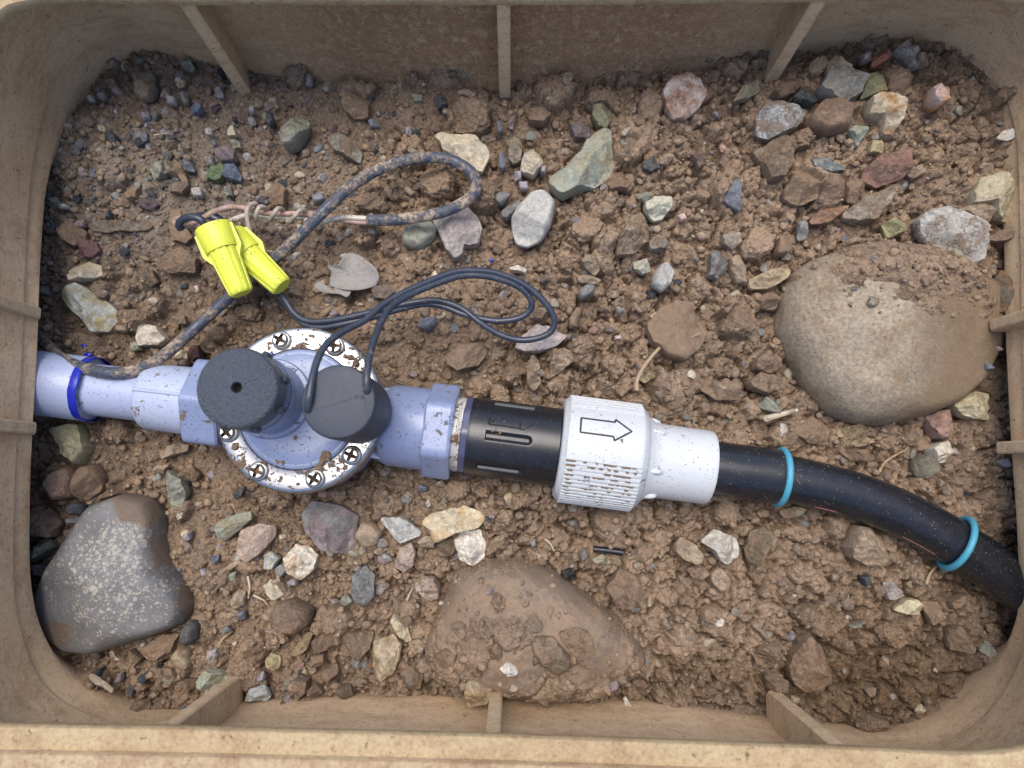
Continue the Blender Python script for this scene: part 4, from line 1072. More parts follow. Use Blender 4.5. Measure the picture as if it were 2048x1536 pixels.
def boulder_top(b, X, Y):
    """height of the boulder's top at X, Y (vectorised), -1 outside"""
    c = b['c']; T = b['top']; nr, ns = T.shape[:2]
    dx, dy = X - c[0], Y - c[1]
    a = np.mod(np.arctan2(dy, dx), 2 * math.pi) / (2 * math.pi) * ns
    k0 = np.floor(a).astype(int) % ns; k1 = (k0 + 1) % ns; t = a - np.floor(a)
    rad = np.hypot(T[..., 0] - c[0], T[..., 1] - c[1])
    R = rad[-1][k0] * (1 - t) + rad[-1][k1] * t
    f = np.hypot(dx, dy) / np.maximum(R, 1e-6)
    fr = rad[:, 0] / rad[-1, 0]
    prof = np.interp(f, fr, np.arange(nr))
    i0 = np.clip(np.floor(prof).astype(int), 0, nr - 1); i1 = np.minimum(i0 + 1, nr - 1); u = prof - i0
    z = (T[i0, k0, 2] * (1 - u) + T[i1, k0, 2] * u) * (1 - t) + (T[i0, k1, 2] * (1 - u) + T[i1, k1, 2] * u) * t
    return np.where(f <= 1, z, -1.0)

# ------------------------------------------------------------------ soil: one height sheet built of thousands of crumbs and clods
G = 0.00064
x0, x1 = P(30, 760, 0).x - 0.034, P(2070, 760, 0).x + 0.034
y0, y1 = P(1000, 1500, 0).y - 0.012, P(1000, 60, 0).y + 0.012
NX, NY = int((x1 - x0) / G), int((y1 - y0) / G)
xs, ys = x0 + np.arange(NX) * G, y0 + np.arange(NY) * G
X, Y = np.meshgrid(xs, ys)
PXc, PYc = proj(X, Y, 0.0)
def vnoise(cell, seed, amp=1.0):
    r_ = np.random.default_rng(seed)
    nx, ny = int(NX * G / cell) + 3, int(NY * G / cell) + 3
    g = r_.uniform(-1, 1, (ny, nx))
    fx, fy = (X - x0) / cell, (Y - y0) / cell
    i, j = fx.astype(int), fy.astype(int)
    u, v = fx - i, fy - j
    u, v = u * u * (3 - 2 * u), v * v * (3 - 2 * v)
    return amp * ((g[j, i] * (1 - u) + g[j, i + 1] * u) * (1 - v) + (g[j + 1, i] * (1 - u) + g[j + 1, i + 1] * u) * v)
LVL = level(PXc, PYc)
hf = LVL + vnoise(0.05, 1, 0.0045) + vnoise(0.022, 2, 0.0038) - 0.003
tone = np.full((NY, NX), 0.4)
WX = X + vnoise(0.008, 3, 0.0026) + vnoise(0.003, 4, 0.0011)
WY = Y + vnoise(0.008, 5, 0.0026) + vnoise(0.003, 6, 0.0011)
def stamp(cx, cy, r, sink, flat, tn, follow=True, relz=0.0):
    i0, i1 = max(0, int((cx - r * 1.5 - x0) / G)), min(NX, int((cx + r * 1.5 - x0) / G) + 2)
    j0, j1 = max(0, int((cy - r * 1.5 - y0) / G)), min(NY, int((cy + r * 1.5 - y0) / G) + 2)
    if i1 - i0 < 2 or j1 - j0 < 2: return
    ci, cj = min(NX - 1, max(0, int((cx - x0) / G))), min(NY - 1, max(0, int((cy - y0) / G)))
    wx, wy = WX[j0:j1, i0:i1] - WX[cj, ci], WY[j0:j1, i0:i1] - WY[cj, ci]
    d2 = 1 - (wx * wx + wy * wy) / (r * r)
    zc = (hf[cj, ci] if follow else LVL[cj, ci]) + relz - sink * r
    top = zc + r * flat * np.sqrt(np.maximum(d2, 0))
    tn = 0.5 * tn + 0.5 * tone[cj, ci]
    sub = hf[j0:j1, i0:i1]
    mk = (d2 > 0) & (top > sub)
    sub[mk] = top[mk]
    tone[j0:j1, i0:i1][mk] = tn
def scatter(n, rmin, rmax, sink, flat, power=2.2, dens=None, follow=True):
    u = rng.uniform(0, 1, n)
    r = (rmin ** (-power) + u * (rmax ** (-power) - rmin ** (-power))) ** (-1 / power)
    cx, cy = rng.uniform(x0, x1, n), rng.uniform(y0, y1, n)
    for a, b, c in sorted(zip(r, cx, cy), reverse=True):
        if dens is not None:
            px, py = proj(b, c, 0)
            if rng.uniform() > dens(px, py): continue
        stamp(b, c, a, rng.uniform(*sink), rng.uniform(*flat), rng.uniform(), follow)
def vor(cell, seed, warp=0.35):
    """clod pattern: distance to the nearest and second nearest clod centre, and a random number per clod"""
    r_ = np.random.default_rng(seed)
    nx, ny = int(NX * G / cell) + 6, int(NY * G / cell) + 6
    sx, sy, sv = r_.uniform(.08, .92, (ny, nx)), r_.uniform(.08, .92, (ny, nx)), r_.uniform(-1, 1, (ny, nx))
    u = (X + vnoise(cell * .6, seed + 1, cell * warp * .6) + vnoise(cell * .25, seed + 3, cell * warp * .35) - x0) / cell + 2
    v = (Y + vnoise(cell * .6, seed + 2, cell * warp * .6) + vnoise(cell * .25, seed + 4, cell * warp * .35) - y0) / cell + 2
    iu, iv = np.floor(u).astype(int), np.floor(v).astype(int)
    f1 = np.full(X.shape, 9.0); f2 = np.full(X.shape, 9.0); idv = np.zeros(X.shape)
    for dj in (-1, 0, 1):
        for di in (-1, 0, 1):
            a, b = np.clip(iu + di, 0, nx - 1), np.clip(iv + dj, 0, ny - 1)
            d = np.hypot(a + sx[b, a] - u, b + sy[b, a] - v)
            c = d < f1
            f2 = np.where(c, f1, np.minimum(f2, d)); idv = np.where(c, sv[b, a], idv); f1 = np.where(c, d, f1)
    return f1, f2, idv
clm = np.clip(0.30 + 0.75 * np.clip((PXc - 850) / 400, -0.4, 1) + 0.45 * np.clip((PYc - 900) / 200, 0, 1) - 0.9 * np.clip(1.1 - np.hypot((PXc - 330) / 420, (PYc - 300) / 300), 0, 1) + vnoise(0.045, 61, 0.45), 0, 1)
f1, f2, cid = vor(0.0165, 70)
hf += clm * (cid * 0.0030 + (1 - f1 ** 2) * 0.0045 - 0.0075 * np.exp(-((f2 - f1) / 0.10) ** 2) - 0.002)
tone = np.clip(0.45 + 0.35 * cid * clm, 0, 1)
f1, f2, cid = vor(0.0078, 80)
cl2 = np.clip(0.35 + 0.6 * clm + vnoise(0.03, 62, 0.5), 0, 1)
hf += cl2 * (cid * 0.0014 + (1 - f1 ** 2) * 0.0020 - 0.0034 * np.exp(-((f2 - f1) / 0.11) ** 2) - 0.001)
clodd = lambda px, py: 0.35 if (px < 700 and py < 500) else (0.45 if px > 1000 else 0.7)
scatter(300, 0.006, 0.0135, (-.35, .2), (.75, 1.0), 1.5, clodd, False)
scatter(1500, 0.003, 0.006, (-.05, .45), (.8, 1.1), 2.0, clodd)
scatter(9000, 0.0014, 0.003, (.1, .65), (.9, 1.15), 2.4)
scatter(36000, 0.0009, 0.0015, (.2, .65), (.95, 1.2), 2.2)
hf += vnoise(0.0022, 8, 0.0003) + vnoise(0.0013, 9, 0.0003)

# earth lying on the boulders
def cover(b, fn, edge=0.0):
    bt = boulder_top(b, X, Y)
    ins = bt > -0.5
    zb_, hb_ = float(b['c'][2]), b['h']
    m_ = fn(PXc, PYc) + (edge * (1 - np.clip((bt - zb_) / (0.62 * hb_), 0, 1)) if edge else 0) + vnoise(0.012, 21, 0.16) + vnoise(0.004, 22, 0.12)
    t = np.clip(m_ * 0.02, -0.02, 0.0030)
    detail = (hf - LVL) * np.clip(m_ * 2 + .3, 0.1, 0.8)
    hf[ins] = np.where(m_[ins] > -0.3, np.maximum(bt[ins] + t[ins] + detail[ins] * 0.5 - 0.0004, LVL[ins] - 0.006), np.minimum(hf[ins], bt[ins] - 0.003))
hole = boulder_top(BOULDERS[1], X, Y) > -0.5
hf[hole] = np.minimum(hf[hole], LVL[hole] - 0.002)
def cov0(px, py):
    px2, py2 = px, py
    return 0.66 - np.hypot((px2 - 1815) / 200, (py2 - 535) / 96) * 0.60
cover(BOULDERS[0], cov0)
def cov2(px, py): return -0.24 + vnoise(0.032, 91, 0.38) + 0.85 * np.maximum(0, 1 - np.hypot((px - 885) / 150, (py - 1310) / 130)) + 0.55 * np.maximum(0, 1 - np.hypot((px - 1010) / 110, (py - 1240) / 60)) + .7 * np.maximum(0, 1 - np.hypot((px - 1080) / 260, (py - 1385) / 45)) + .4 * np.maximum(0, 1 - np.hypot((px - 1270) / 60, (py - 1330) / 60))
cover(BOULDERS[2], cov2, 0.75)

# hollows for the stones, the pipes and the valve
for i, s in enumerate(stones):
    cx, cy = s['c']
    s['z'] = float(level(cx, cy)) + (0.0005 if s['col'] == 'clod' else 0.0034)
    for b in (BOULDERS[0], BOULDERS[2]):
        q = P(cx, cy, 0.02)
        bt = float(boulder_top(b, np.array([q.x]), np.array([q.y]))[0])
        if bt > -0.5: s['z'] = max(s['z'], bt)
    w = np.array([P(x, y, s['z'])[:2] for x, y in s['poly']])
    c = w.mean(0)
    w2 = c + (w - c) * (1.0 if s['dust'] < .3 else (0.94 if s['dust'] < .7 else 0.84))
    i0, i1 = max(0, int((w[:, 0].min() - x0) / G)), min(NX, int((w[:, 0].max() - x0) / G) + 2)
    j0, j1 = max(0, int((w[:, 1].min() - y0) / G)), min(NY, int((w[:, 1].max() - y0) / G) + 2)
    if i1 <= i0 or j1 <= j0: continue
    ins = in_poly(X[j0:j1, i0:i1], Y[j0:j1, i0:i1], w2)
    sub = hf[j0:j1, i0:i1]
    sub[ins] = np.minimum(sub[ins], s['z'] - 0.0015)
def carve_line(pts, r, zc):
    pts = [np.array(p) for p in pts]
    for p, q in zip(pts[:-1], pts[1:]):
        d = q[:2] - p[:2]; L2 = d @ d
        i0, i1 = int((min(p[0], q[0]) - r * 2 - x0) / G), int((max(p[0], q[0]) + r * 2 - x0) / G)
        j0, j1 = int((min(p[1], q[1]) - r * 2 - y0) / G), int((max(p[1], q[1]) + r * 2 - y0) / G)
        i0, j0, i1, j1 = max(i0, 0), max(j0, 0), min(i1, NX), min(j1, NY)
        if i1 <= i0 or j1 <= j0: continue
        xx, yy = X[j0:j1, i0:i1], Y[j0:j1, i0:i1]
        t = np.clip(((xx - p[0]) * d[0] + (yy - p[1]) * d[1]) / L2, 0, 1)
        dist = np.hypot(xx - p[0] - d[0] * t, yy - p[1] - d[1] * t)
        lim = np.where(dist < r, zc - 0.55 * r, zc - 0.55 * r + (dist - r) * 1.2)
        sub = hf[j0:j1, i0:i1]
        np.minimum(sub, np.where(dist < r * 1.45, lim, 9), out=sub)
carve_line([A0 - ua * .05, A1], rpx(62), ZA)
carve_line([A0 + ua * s_of(A0, ua, 370), A0 + ua * s_of(A0, ua, 450)], rpx(86), ZA)
carve_line([A0 + ua * s_of(A0, ua, 845), B0], rpx(86), ZA)
carve_line([B0, B0 + ub * s_of(B0, ub, 1120)], rpx(77), ZA)
carve_line([B0 + ub * s_of(B0, ub, 1120), B0 + ub * s_of(B0, ub, 1300)], rpx(104), ZA)
carve_line([B0 + ub * s_of(B0, ub, 1290), B1], rpx(74), ZA)
carve_line(hose_pts, rpx(52), ZA - .002)
dv = np.hypot(X - VC.x, Y - VC.y)
np.minimum(hf, np.where(dv < 0.052, -0.006 + np.maximum(0, dv - 0.046) * 1.0, 9), out=hf)

outl = floor_line[:, :2] + nG * (0.012 + 0.034 * hover)
ins = in_poly(X, Y, outl)
def clampf(a): return np.clip(a, 0, 1)
moist = clampf(1.15 - np.hypot((PXc - 1800) / 330, (PYc - 1360) / 190)) + clampf(0.75 - np.hypot((PXc - 1380) / 200, (PYc - 1370) / 90)) + 0.55 * clampf(1.1 - np.hypot((PXc - 330) / 330, (PYc - 700) / 230)) + 0.5 * clampf(1 - np.hypot((PXc - 200) / 200, (PYc - 1000) / 140))
moist = clampf(moist + vnoise(0.03, 31, 0.18))
greyv = clampf(1.25 - np.hypot((PXc - 330) / 420, (PYc - 350) / 330)) * 1.0 + clampf(0.9 - np.hypot((PXc - 200) / 300, (PYc - 850) / 450)) * 0.5
greyv = clampf(greyv + vnoise(0.04, 32, 0.12))
idx = -np.ones((NY, NX), int)
quad = ins[:-1, :-1] & ins[1:, :-1] & ins[:-1, 1:] & ins[1:, 1:]
need = np.zeros((NY, NX), bool)
need[:-1, :-1] |= quad; need[1:, :-1] |= quad; need[:-1, 1:] |= quad; need[1:, 1:] |= quad
idx[need] = np.arange(need.sum())
co = np.stack([X[need], Y[need], hf[need]], 1).astype(np.float32)
q = np.stack([idx[:-1, :-1][quad], idx[:-1, 1:][quad], idx[1:, 1:][quad], idx[1:, :-1][quad]], 1).astype(np.int32)
def big_mesh(name, co, q, tonev):
    me = bpy.data.meshes.new(name)
    n = q.shape[1]
    me.vertices.add(len(co)); me.vertices.foreach_set('co', np.ascontiguousarray(co, np.float32).ravel())
    me.loops.add(q.size); me.loops.foreach_set('vertex_index', np.ascontiguousarray(q, np.int32).ravel())
    me.polygons.add(len(q)); me.polygons.foreach_set('loop_start', np.arange(0, q.size, n, dtype=np.int32))
    me.update(calc_edges=True)
    ca = me.color_attributes.new('tone', 'FLOAT_COLOR', 'POINT')
    ca.data.foreach_set('color', np.ascontiguousarray(tonev, np.float32).ravel())
    me.validate()
    return me
tv = np.stack([tone[need], moist[need], greyv[need], np.ones(need.sum())], 1)
me = big_mesh('soil', co, q, tv)
me.shade_smooth()
o = link('soil_ground', me, M_SOIL); tag(o, 'crumbly brown soil filling the bottom of the valve box', kind='structure')
def ground(x, y):
    i, j = int(round((x - x0) / G)), int(round((y - y0) / G))
    return float(hf[min(max(j, 0), NY - 1), min(max(i, 0), NX - 1)])
def gpx(px, py, lift=0.0):
    p = P(px, py, float(level(px, py)))
    z = ground(p.x, p.y)
    for _ in range(2):
        p = P(px, py, z + lift); z = ground(p.x, p.y)
    return P(px, py, z + lift)

# ------------------------------------------------------------------ stones
LM = [((480, 520), 'yellow wire connectors'), ((473, 775), 'dark flow control knob'), ((690, 810), 'black solenoid'), ((1200, 905), 'white ribbed nut'), ((1770, 680), 'biggest boulder'),
      ((230, 1150), 'speckled boulder'), ((1070, 1250), 'earth-covered boulder'), ((700, 550), 'dry grey leaf'), ((1010, 160), 'middle upper rib'), ((1540, 150), 'upper right rib'), ((490, 150), 'upper left rib'),
      ((1030, 885), 'black threaded coupling'), ((1575, 955), 'first teal ring'), ((1910, 1085), 'second teal ring'), ((1050, 600), 'thin black wire loops'), ((940, 350), 'cable bend'),
      ((1310, 700), 'branching root'), ((990, 1390), 'lower middle rib'), ((1600, 1430), 'lower right rib'), ((440, 1390), 'lower left rib'), ((560, 425), 'twisted pale wires'), ((880, 860), 'purple hexagonal nut')]
LM += [(tuple(s['c']), s['short']) for s in stones if s['short']]
used = set()
def auto_label(s):
    x, y = s['c']
    size = 'tiny' if s['dim'] < 26 else ('small' if s['dim'] < 48 else 'medium')
    noun = 'clod' if s['col'] == 'clod' else ('stone' if s['dim'] > 45 else 'pebble')
    nm = NICE.get(s['col'], s['col'])
    for (lx, ly), t in sorted(LM, key=lambda l: (l[0][0] - x) ** 2 + (l[0][1] - y) ** 2)[:9]:
        dx, dy = x - lx, y - ly
        if abs(dx) > 2 * abs(dy): d = 'to the right of' if dx > 0 else 'to the left of'
        elif abs(dy) > 2 * abs(dx): d = 'below' if dy > 0 else 'above'
        else: d = ('below and ' if dy > 0 else 'above and ') + ('right of' if dx > 0 else 'left of')
        key = (nm, noun, t, d)
        if key in used: continue
        used.add(key)
        far = math.hypot(dx, dy)
        return f"{size} {nm} {noun} {'just ' if far < 75 else ''}{d} the {t}"
GRP = {'stone': 'stones lying in the soil', 'pebble': 'pebbles lying in the soil', 'clod': 'clods of earth lying in the soil'}
for i, s in enumerate(stones):
    clod = s['col'] == 'clod'
    big = s['dim'] > 45
    name = 'soil_clod' if clod else ('stone' if big else 'pebble')
    rounded = clod or (not big and s['col'] in ('lilac', 'bluegrey', 'grey', 'pink', 'darkblue', 'lightgrey')) or any(k in s['label'] for k in ('round', 'oval', 'egg'))
    me, c, _ = stone_mesh(name, s['poly'], s['z'], s['h'], not rounded, seed=100 + i, pw=(2.6 if clod else None), crumbly=clod, rough=(0.10 if rounded else 0.17), sharp=(0 if rounded else 26), smoothR=(1 if rounded else 0))
    if clod:
        ca = me.color_attributes.new('tone', 'FLOAT_COLOR', 'POINT')
        m_ = float(np.clip(1.15 - math.hypot((s['c'][0] - 1800) / 330, (s['c'][1] - 1360) / 190), 0, 1))
        ca.data.foreach_set('color', np.tile(np.array([random.uniform(.3, .9), m_, 0, 1], np.float32), len(me.vertices)))
    o = link(name, me, M_SOIL if clod else M_STONE)
    o.location = c
    col = np.array(PAL[s['col']]) * random.uniform(.96, 1.08)
    if col.mean() > .22: col = np.minimum(col * 1.16, .78)
    o.color = (*col, min(1, s['dust'] + (0.04 if col.mean() > .27 else 0.15)))
    tn = TINT.get(s['col'], tuple(np.array(PAL[s['col']]) * (random.uniform(.78, 1.25) + np.array([0.04, 0, -0.05]))))
    o['tint'] = [float(v) for v in tn]
    tag(o, s['label'] if s['label'] != '~' else auto_label(s), 'clod' if clod else name, GRP['clod' if clod else name])

# ------------------------------------------------------------------ uncountable small stuff: gravel, crumbs
ICO = bmesh.new(); bmesh.ops.create_icosphere(ICO, subdivisions=1, radius=1.0)
IV1 = np.array([v.co[:] for v in ICO.verts]); IF1 = np.array([[v.index for v in f.verts] for f in ICO.faces]); ICO.free()
ICO = bmesh.new(); bmesh.ops.create_icosphere(ICO, subdivisions=2, radius=1.0)
IV2 = np.array([v.co[:] for v in ICO.verts]); IF2 = np.array([[v.index for v in f.verts] for f in ICO.faces]); ICO.free()
surf = np.maximum(hf, np.maximum(boulder_top(BOULDERS[0], X, Y), boulder_top(BOULDERS[2], X, Y)))
def surface(x, y):
    i, j = int(round((x - x0) / G)), int(round((y - y0) / G))
    return float(surf[min(max(j, 0), NY - 1), min(max(i, 0), NX - 1)])
blocked = np.zeros((NY, NX), bool)
for s in stones:
    w = np.array([P(x, y, s['z'])[:2] for x, y in s['poly']])
    if s['dust'] < .6: w = w.mean(0) + (w - w.mean(0)) * 1.06
    i0, i1 = max(0, int((w[:, 0].min() - x0) / G)), min(NX, int((w[:, 0].max() - x0) / G) + 2)
    j0, j1 = max(0, int((w[:, 1].min() - y0) / G)), min(NY, int((w[:, 1].max() - y0) / G) + 2)
    if i1 > i0 and j1 > j0: blocked[j0:j1, i0:i1] |= in_poly(X[j0:j1, i0:i1], Y[j0:j1, i0:i1], w)
b0 = (boulder_top(BOULDERS[0], X, Y) > -.5); blocked |= b0 & (cov0(PXc, PYc) + rng.uniform(-.45, .12, X.shape) < -0.12)
b2 = (boulder_top(BOULDERS[2], X, Y) > -.5); blocked |= b2 & (rng.uniform(0, 1, X.shape) < 0.62)
blocked |= boulder_top(BOULDERS[1], X, Y) > -.5
nrm = (-ua.y, ua.x)
da = np.abs((X - A0.x) * nrm[0] + (Y - A0.y) * nrm[1])
blocked |= (da < rpx(60)) & (X < B0.x)
blocked |= dv < 0.047
def free(x, y):
    i, j = int((x - x0) / G), int((y - y0) / G)
    return 0 <= i < NX and 0 <= j < NY and ins[j, i] and not blocked[j, i]
def lumps(n, rf, dens, colf, sink, IV, IFc, jit, name, mat, seed, flat=(.55, .9), cut=False):
    r_ = np.random.default_rng(seed)
    Vs, Fs, Cs = [], [], []
    base = 0
    for _ in range(n):
        x, y = r_.uniform(x0, x1), r_.uniform(y0, y1)
        px, py = proj(x, y, 0)
        if r_.uniform() > dens(px, py) or not free(x, y): continue
        r = rf(r_)
        k = r_.normal(0, 1, (3, 3)); qm, _q = np.linalg.qr(k)
        sc = np.array([1, r_.uniform(.65, 1), r_.uniform(*flat)]) * r
        v = IV * (1 + r_.uniform(-jit, jit, (len(IV), 1)))
        if cut:
            for _k in range(6):
                nv = r_.normal(0, 1, 3); nv /= np.linalg.norm(nv); dd = v @ nv - r_.uniform(.45, .8)
                v = v - np.maximum(dd, 0)[:, None] * nv
        az = r_.uniform(0, 6.283); R2 = np.array([[math.cos(az), -math.sin(az), 0], [math.sin(az), math.cos(az), 0], [0, 0, 1]])
        v = (v @ qm.T * sc) @ R2.T
        v = v + np.array([x, y, surface(x, y) + r * r_.uniform(*sink)])
        Vs.append(v); Fs.append(IFc + base); base += len(IV)
        Cs.append(np.tile(np.array([*colf(r_, px, py), 1.0]), (len(IV), 1)))
    me = big_mesh(name, np.concatenate(Vs), np.concatenate(Fs), np.concatenate(Cs))
    me.shade_smooth()
    if IV is IV2: me.set_sharp_from_angle(angle=math.radians(24))
    return link(name, me, mat)
GC = [PAL[k] for k in ('bluegrey', 'grey', 'lilac', 'darkblue', 'darkgrey', 'mauve', 'lightgrey', 'greygreen', 'darkpurple')]
WC = [PAL[k] for k in ('tan', 'greytan', 'brown', 'cream', 'greybrown', 'creamtan', 'mauve', 'grey', 'redbrown')]
def leftness(px, py): return float(np.clip(1.15 - math.hypot((px - 330) / 430, (py - 300) / 300), 0, 1))
def gcol(r_, px, py):
    l = leftness(px, py)
    pal = GC if r_.uniform() < 0.22 + 0.65 * l else WC
    c = np.array(pal[r_.integers(len(pal))]) * r_.uniform(.7, 1.1)
    return c
def gdens(px, py): return (0.05 if (px > 1300 and py > 1050) else 0.14) + 0.84 * leftness(px, py) + 0.22 * float(np.clip(1.1 - math.hypot((px - 620) / 330, (py - 1230) / 200), 0, 1))
o = lumps(11500, lambda r_: min(0.0011 * (1 - r_.uniform()) ** -0.55, 0.0042), gdens, gcol, (-.1, .35), IV2, IF2, 0.08, 'gravel', M_GRAVEL, 5, cut=True)
tag(o, 'fine mixed gravel strewn over the soil, densest at the upper left', 'gravel', kind='stuff')
def rcol(r_, px, py):
    pal = [PAL[k] for k in ('tan', 'greytan', 'brown', 'clod', 'clod', 'brown', 'greybrown', 'tanbrown', 'creamtan', 'redbrown', 'mauvegrey', 'grey')]
    return np.array(pal[r_.integers(len(pal))]) * r_.uniform(.85, 1.65)
o = lumps(3000, lambda r_: .0016 + .0032 * r_.uniform() ** 1.6, lambda px, py: 0.35 if py < 500 and px < 700 else (0.85 if py > 980 and px < 950 else (.3 if px > 1300 and py > 1000 else .6)), rcol, (.0, .45), IV2, IF2, 0.06, 'rubble', M_RUBBLE, 15, (.6, .95), cut=True)
tag(o, 'dusty angular rubble half sunk in the brown soil', 'rubble', kind='stuff')
def scol(r_, px, py):
    m_ = float(np.clip(1.15 - math.hypot((px - 1800) / 330, (py - 1360) / 190), 0, 1))
    return (r_.uniform(.2, 1), m_, leftness(px, py) * .8)
def sdens(px, py): return 0.3 if (px > 1250 and py > 1000) else (0.5 if px > 1000 else 0.7)
o = lumps(46000, lambda r_: min(0.0006 * (1 - r_.uniform()) ** -0.48, 0.0032), sdens, scol, (-.1, .55), IV1, IF1, 0.42, 'soil_crumbs', M_SOIL, 6, (.7, 1))
tag(o, 'loose crumbs of brown soil scattered over the ground', 'soil crumbs', kind='stuff')

# ------------------------------------------------------------------ purple pipe and adapter
def sa(px): return s_of(A0, ua, px)
def sb(px): return s_of(B0, ub, px)
pipe = empty('purple_pipe', 'pale purple pipe entering through the left box wall with a blue glue band', 'pipe')
MB().add(*lathe(A0, ua, [(-0.02, rpx(65)), (sa(148), rpx(65)), (sa(151), rpx(63.5)), (sa(152), rpx(62))], 64, caps=False)).add(*lathe(A0, ua, [(sa(150), rpx(62)), (sa(152), rpx(52)), (sa(290), rpx(52))], 64, caps=False)).build('pipe_body', M_PIPE, pipe)
def band(s0, s1, r, amp, seed):
    r_ = random.Random(seed); ph = [r_.uniform(0, 6) for _ in range(4)]
    u, v, w = frame(ua)
    V = []
    n = 72
    prof = [(0, -.0004), (0.12, .0003), (0.5, .0005), (0.88, .0003), (1, -.0004)]
    for f, dr in prof:
        for k in range(n):
            th = 2 * math.pi * k / n
            wob = amp * (math.sin(3 * th + ph[0]) + .6 * math.sin(7 * th + ph[1]) + .4 * math.sin(13 * th + ph[2]))
            s = s0 + (s1 - s0) * f + wob * (1 if f > .5 else .4)
            V.append(A0 + u * s + (w * math.cos(th) + v * math.sin(th)) * (r + dr))
    return V, grid_faces(len(prof), n)
MB().add(*band(sa(139), sa(157), rpx(65), 0.0005, 3)).build('glue_band', M_PRIMER, pipe)
adap = empty('pipe_adapter', 'pale purple threaded adapter sleeve between the pipe and the valve', 'pipe adapter')
MB().add(*lathe(A0, ua, [(sa(263), rpx(55)), (sa(265), rpx(60)), (sa(269), rpx(64)), (sa(276), rpx(66)), (sa(380), rpx(69)), (sa(390), rpx(69))], 64)).build('sleeve', M_ADAPT, adap)
u_, v_, w_ = frame(ua)
def on_a(px, th, r): return A0 + ua * sa(px) + (w_ * math.cos(th) + v_ * math.sin(th)) * r
sm = MB()
pts = [on_a(px, -0.10, rpx(65.6 + (px - 268) * .028)) for px in (268, 290, 320, 350, 372)]
sm.add(*tube(pts, 0.0011, 10))
sm.build('mould_seam', M_ADAPT, adap)
MB().add(*lathe(A0, ua, [(sa(262.0), rpx(53.0)), (sa(262.4), rpx(54.5)), (sa(263.4), rpx(55.5))], 48, caps=False)).build('glue_trace', M_PRIMER, adap)

# ------------------------------------------------------------------ the valve
valve = empty('irrigation_valve', 'purple irrigation valve with a screwed metal ring around its round lid', 'valve')
def hexprof(rot, n=6, rounding=0.06):
    def f(th, s, r):
        a = (th - rot + math.pi / n) % (2 * math.pi / n) - math.pi / n
        rr = math.cos(math.pi / n) / math.cos(a)
        return r * min(rr, 1 - rounding * .5)
    return f
# body: inlet and outlet necks, round bowl, gussets
bd = MB()
bd.add(*lathe(A0, ua, [(sa(425), rpx(64)), (sa(520), rpx(66)), (sa(600), rpx(68)), (sa(742), rpx(68)), (sa(762), rpx(76)), (sa(776), rpx(81)), (sa(850), rpx(82))], 48))
def vl(z0z, c=VC, seg=72, rfun=None): return lathe((c.x, c.y, 0), (0, 0, 1), z0z, seg, rfun)
bd.add(*vl([(-0.006, 0.030), (0.002, 0.040), (0.012, 0.0455), (0.020, 0.0475), (0.028, 0.0482), (0.0325, 0.0482), (0.0333, 0.0474), (0.0341, 0.0474), (0.0349, 0.0486), (0.0405, 0.0486)], seg=96))
# gusset plates from bowl to outlet and inlet
for px0, px1, th in ((735, 800, 1.0), (735, 800, -1.0), (410, 470, 1.0), (410, 470, -1.0)):
    q = A0 + ua * sa((px0 + px1) / 2)
    u2, v2, w2 = frame(ua)
    L, hw = (sa(px1) - sa(px0)) / 2 + .006, 0.0035
    ctr_ = q + v2 * (math.copysign(rpx(58), th))
    for sg in (0,):
        Vb = []
        for dx, dz in ((-L, -0.012), (L, -0.012), (L, 0.006), (-L * .6, 0.014), (-L, 0.014)):
            for dv_ in (-hw, hw): Vb.append(ctr_ + u2 * dx + v2 * dv_ + w2 * dz)
        n = 5
        bd.add(Vb, [tuple(2 * i for i in range(n)), tuple(2 * i + 1 for i in reversed(range(n)))] + [(2 * i, 2 * i + 1, 2 * ((i + 1) % n) + 1, 2 * ((i + 1) % n)) for i in range(n)])
ob = bd.build('body', M_VALVE, valve, sharp=40)
MB().add(*lathe(A0, ua, [(sa(371), rpx(70)), (sa(372), rpx(92)), (sa(375), rpx(95)), (sa(440), rpx(96)), (sa(444), rpx(92)), (sa(446), rpx(60))], 96, hexprof(math.radians(30)))).build('hex_port', M_VALVE, valve, sharp=25)
MB().add(*lathe(A0, ua, [(sa(846), rpx(64)), (sa(848), rpx(93)), (sa(852), rpx(97)), (sa(899), rpx(98)), (sa(905), rpx(95)), (sa(907), rpx(68))], 96, hexprof(math.radians(2)))).build('hex_port', M_VALVE, valve, sharp=25)
# round lid inside the ring
MB().add(*vl([(0.040, 0.0352), (0.0462, 0.0352), (0.0470, 0.0345), (0.0473, 0.0335), (0.0473, 0.0325), (0.0478, 0.0318), (0.0483, 0.0250), (0.0486, 0.012)], seg=96)).build('lid', M_BONNET, valve)
# metal ring
R0, R1 = 0.0352, 0.0492
u2, v2, w2 = frame((0, 0, 1))
prof = [(R0 - .0004, 0.0425), (R0, 0.0455), (R0 + .0008, 0.0464), (R0 + .0022, 0.0461), (R0 + .006, 0.0460), (R1 - .003, 0.0460), (R1 - .0012, 0.0456), (R1 - .0002, 0.0446), (R1, 0.0425), (R1, 0.0402)]
Vr = []
nS = 128
for r, z in prof:
    for k in range(nS):
        a = 2 * math.pi * k / nS
        Vr.append((VC.x + r * math.cos(a), VC.y + r * math.sin(a), z))
MB().add(Vr, grid_faces(len(prof), nS)).build('clamp_ring', M_RING, valve, sharp=50)
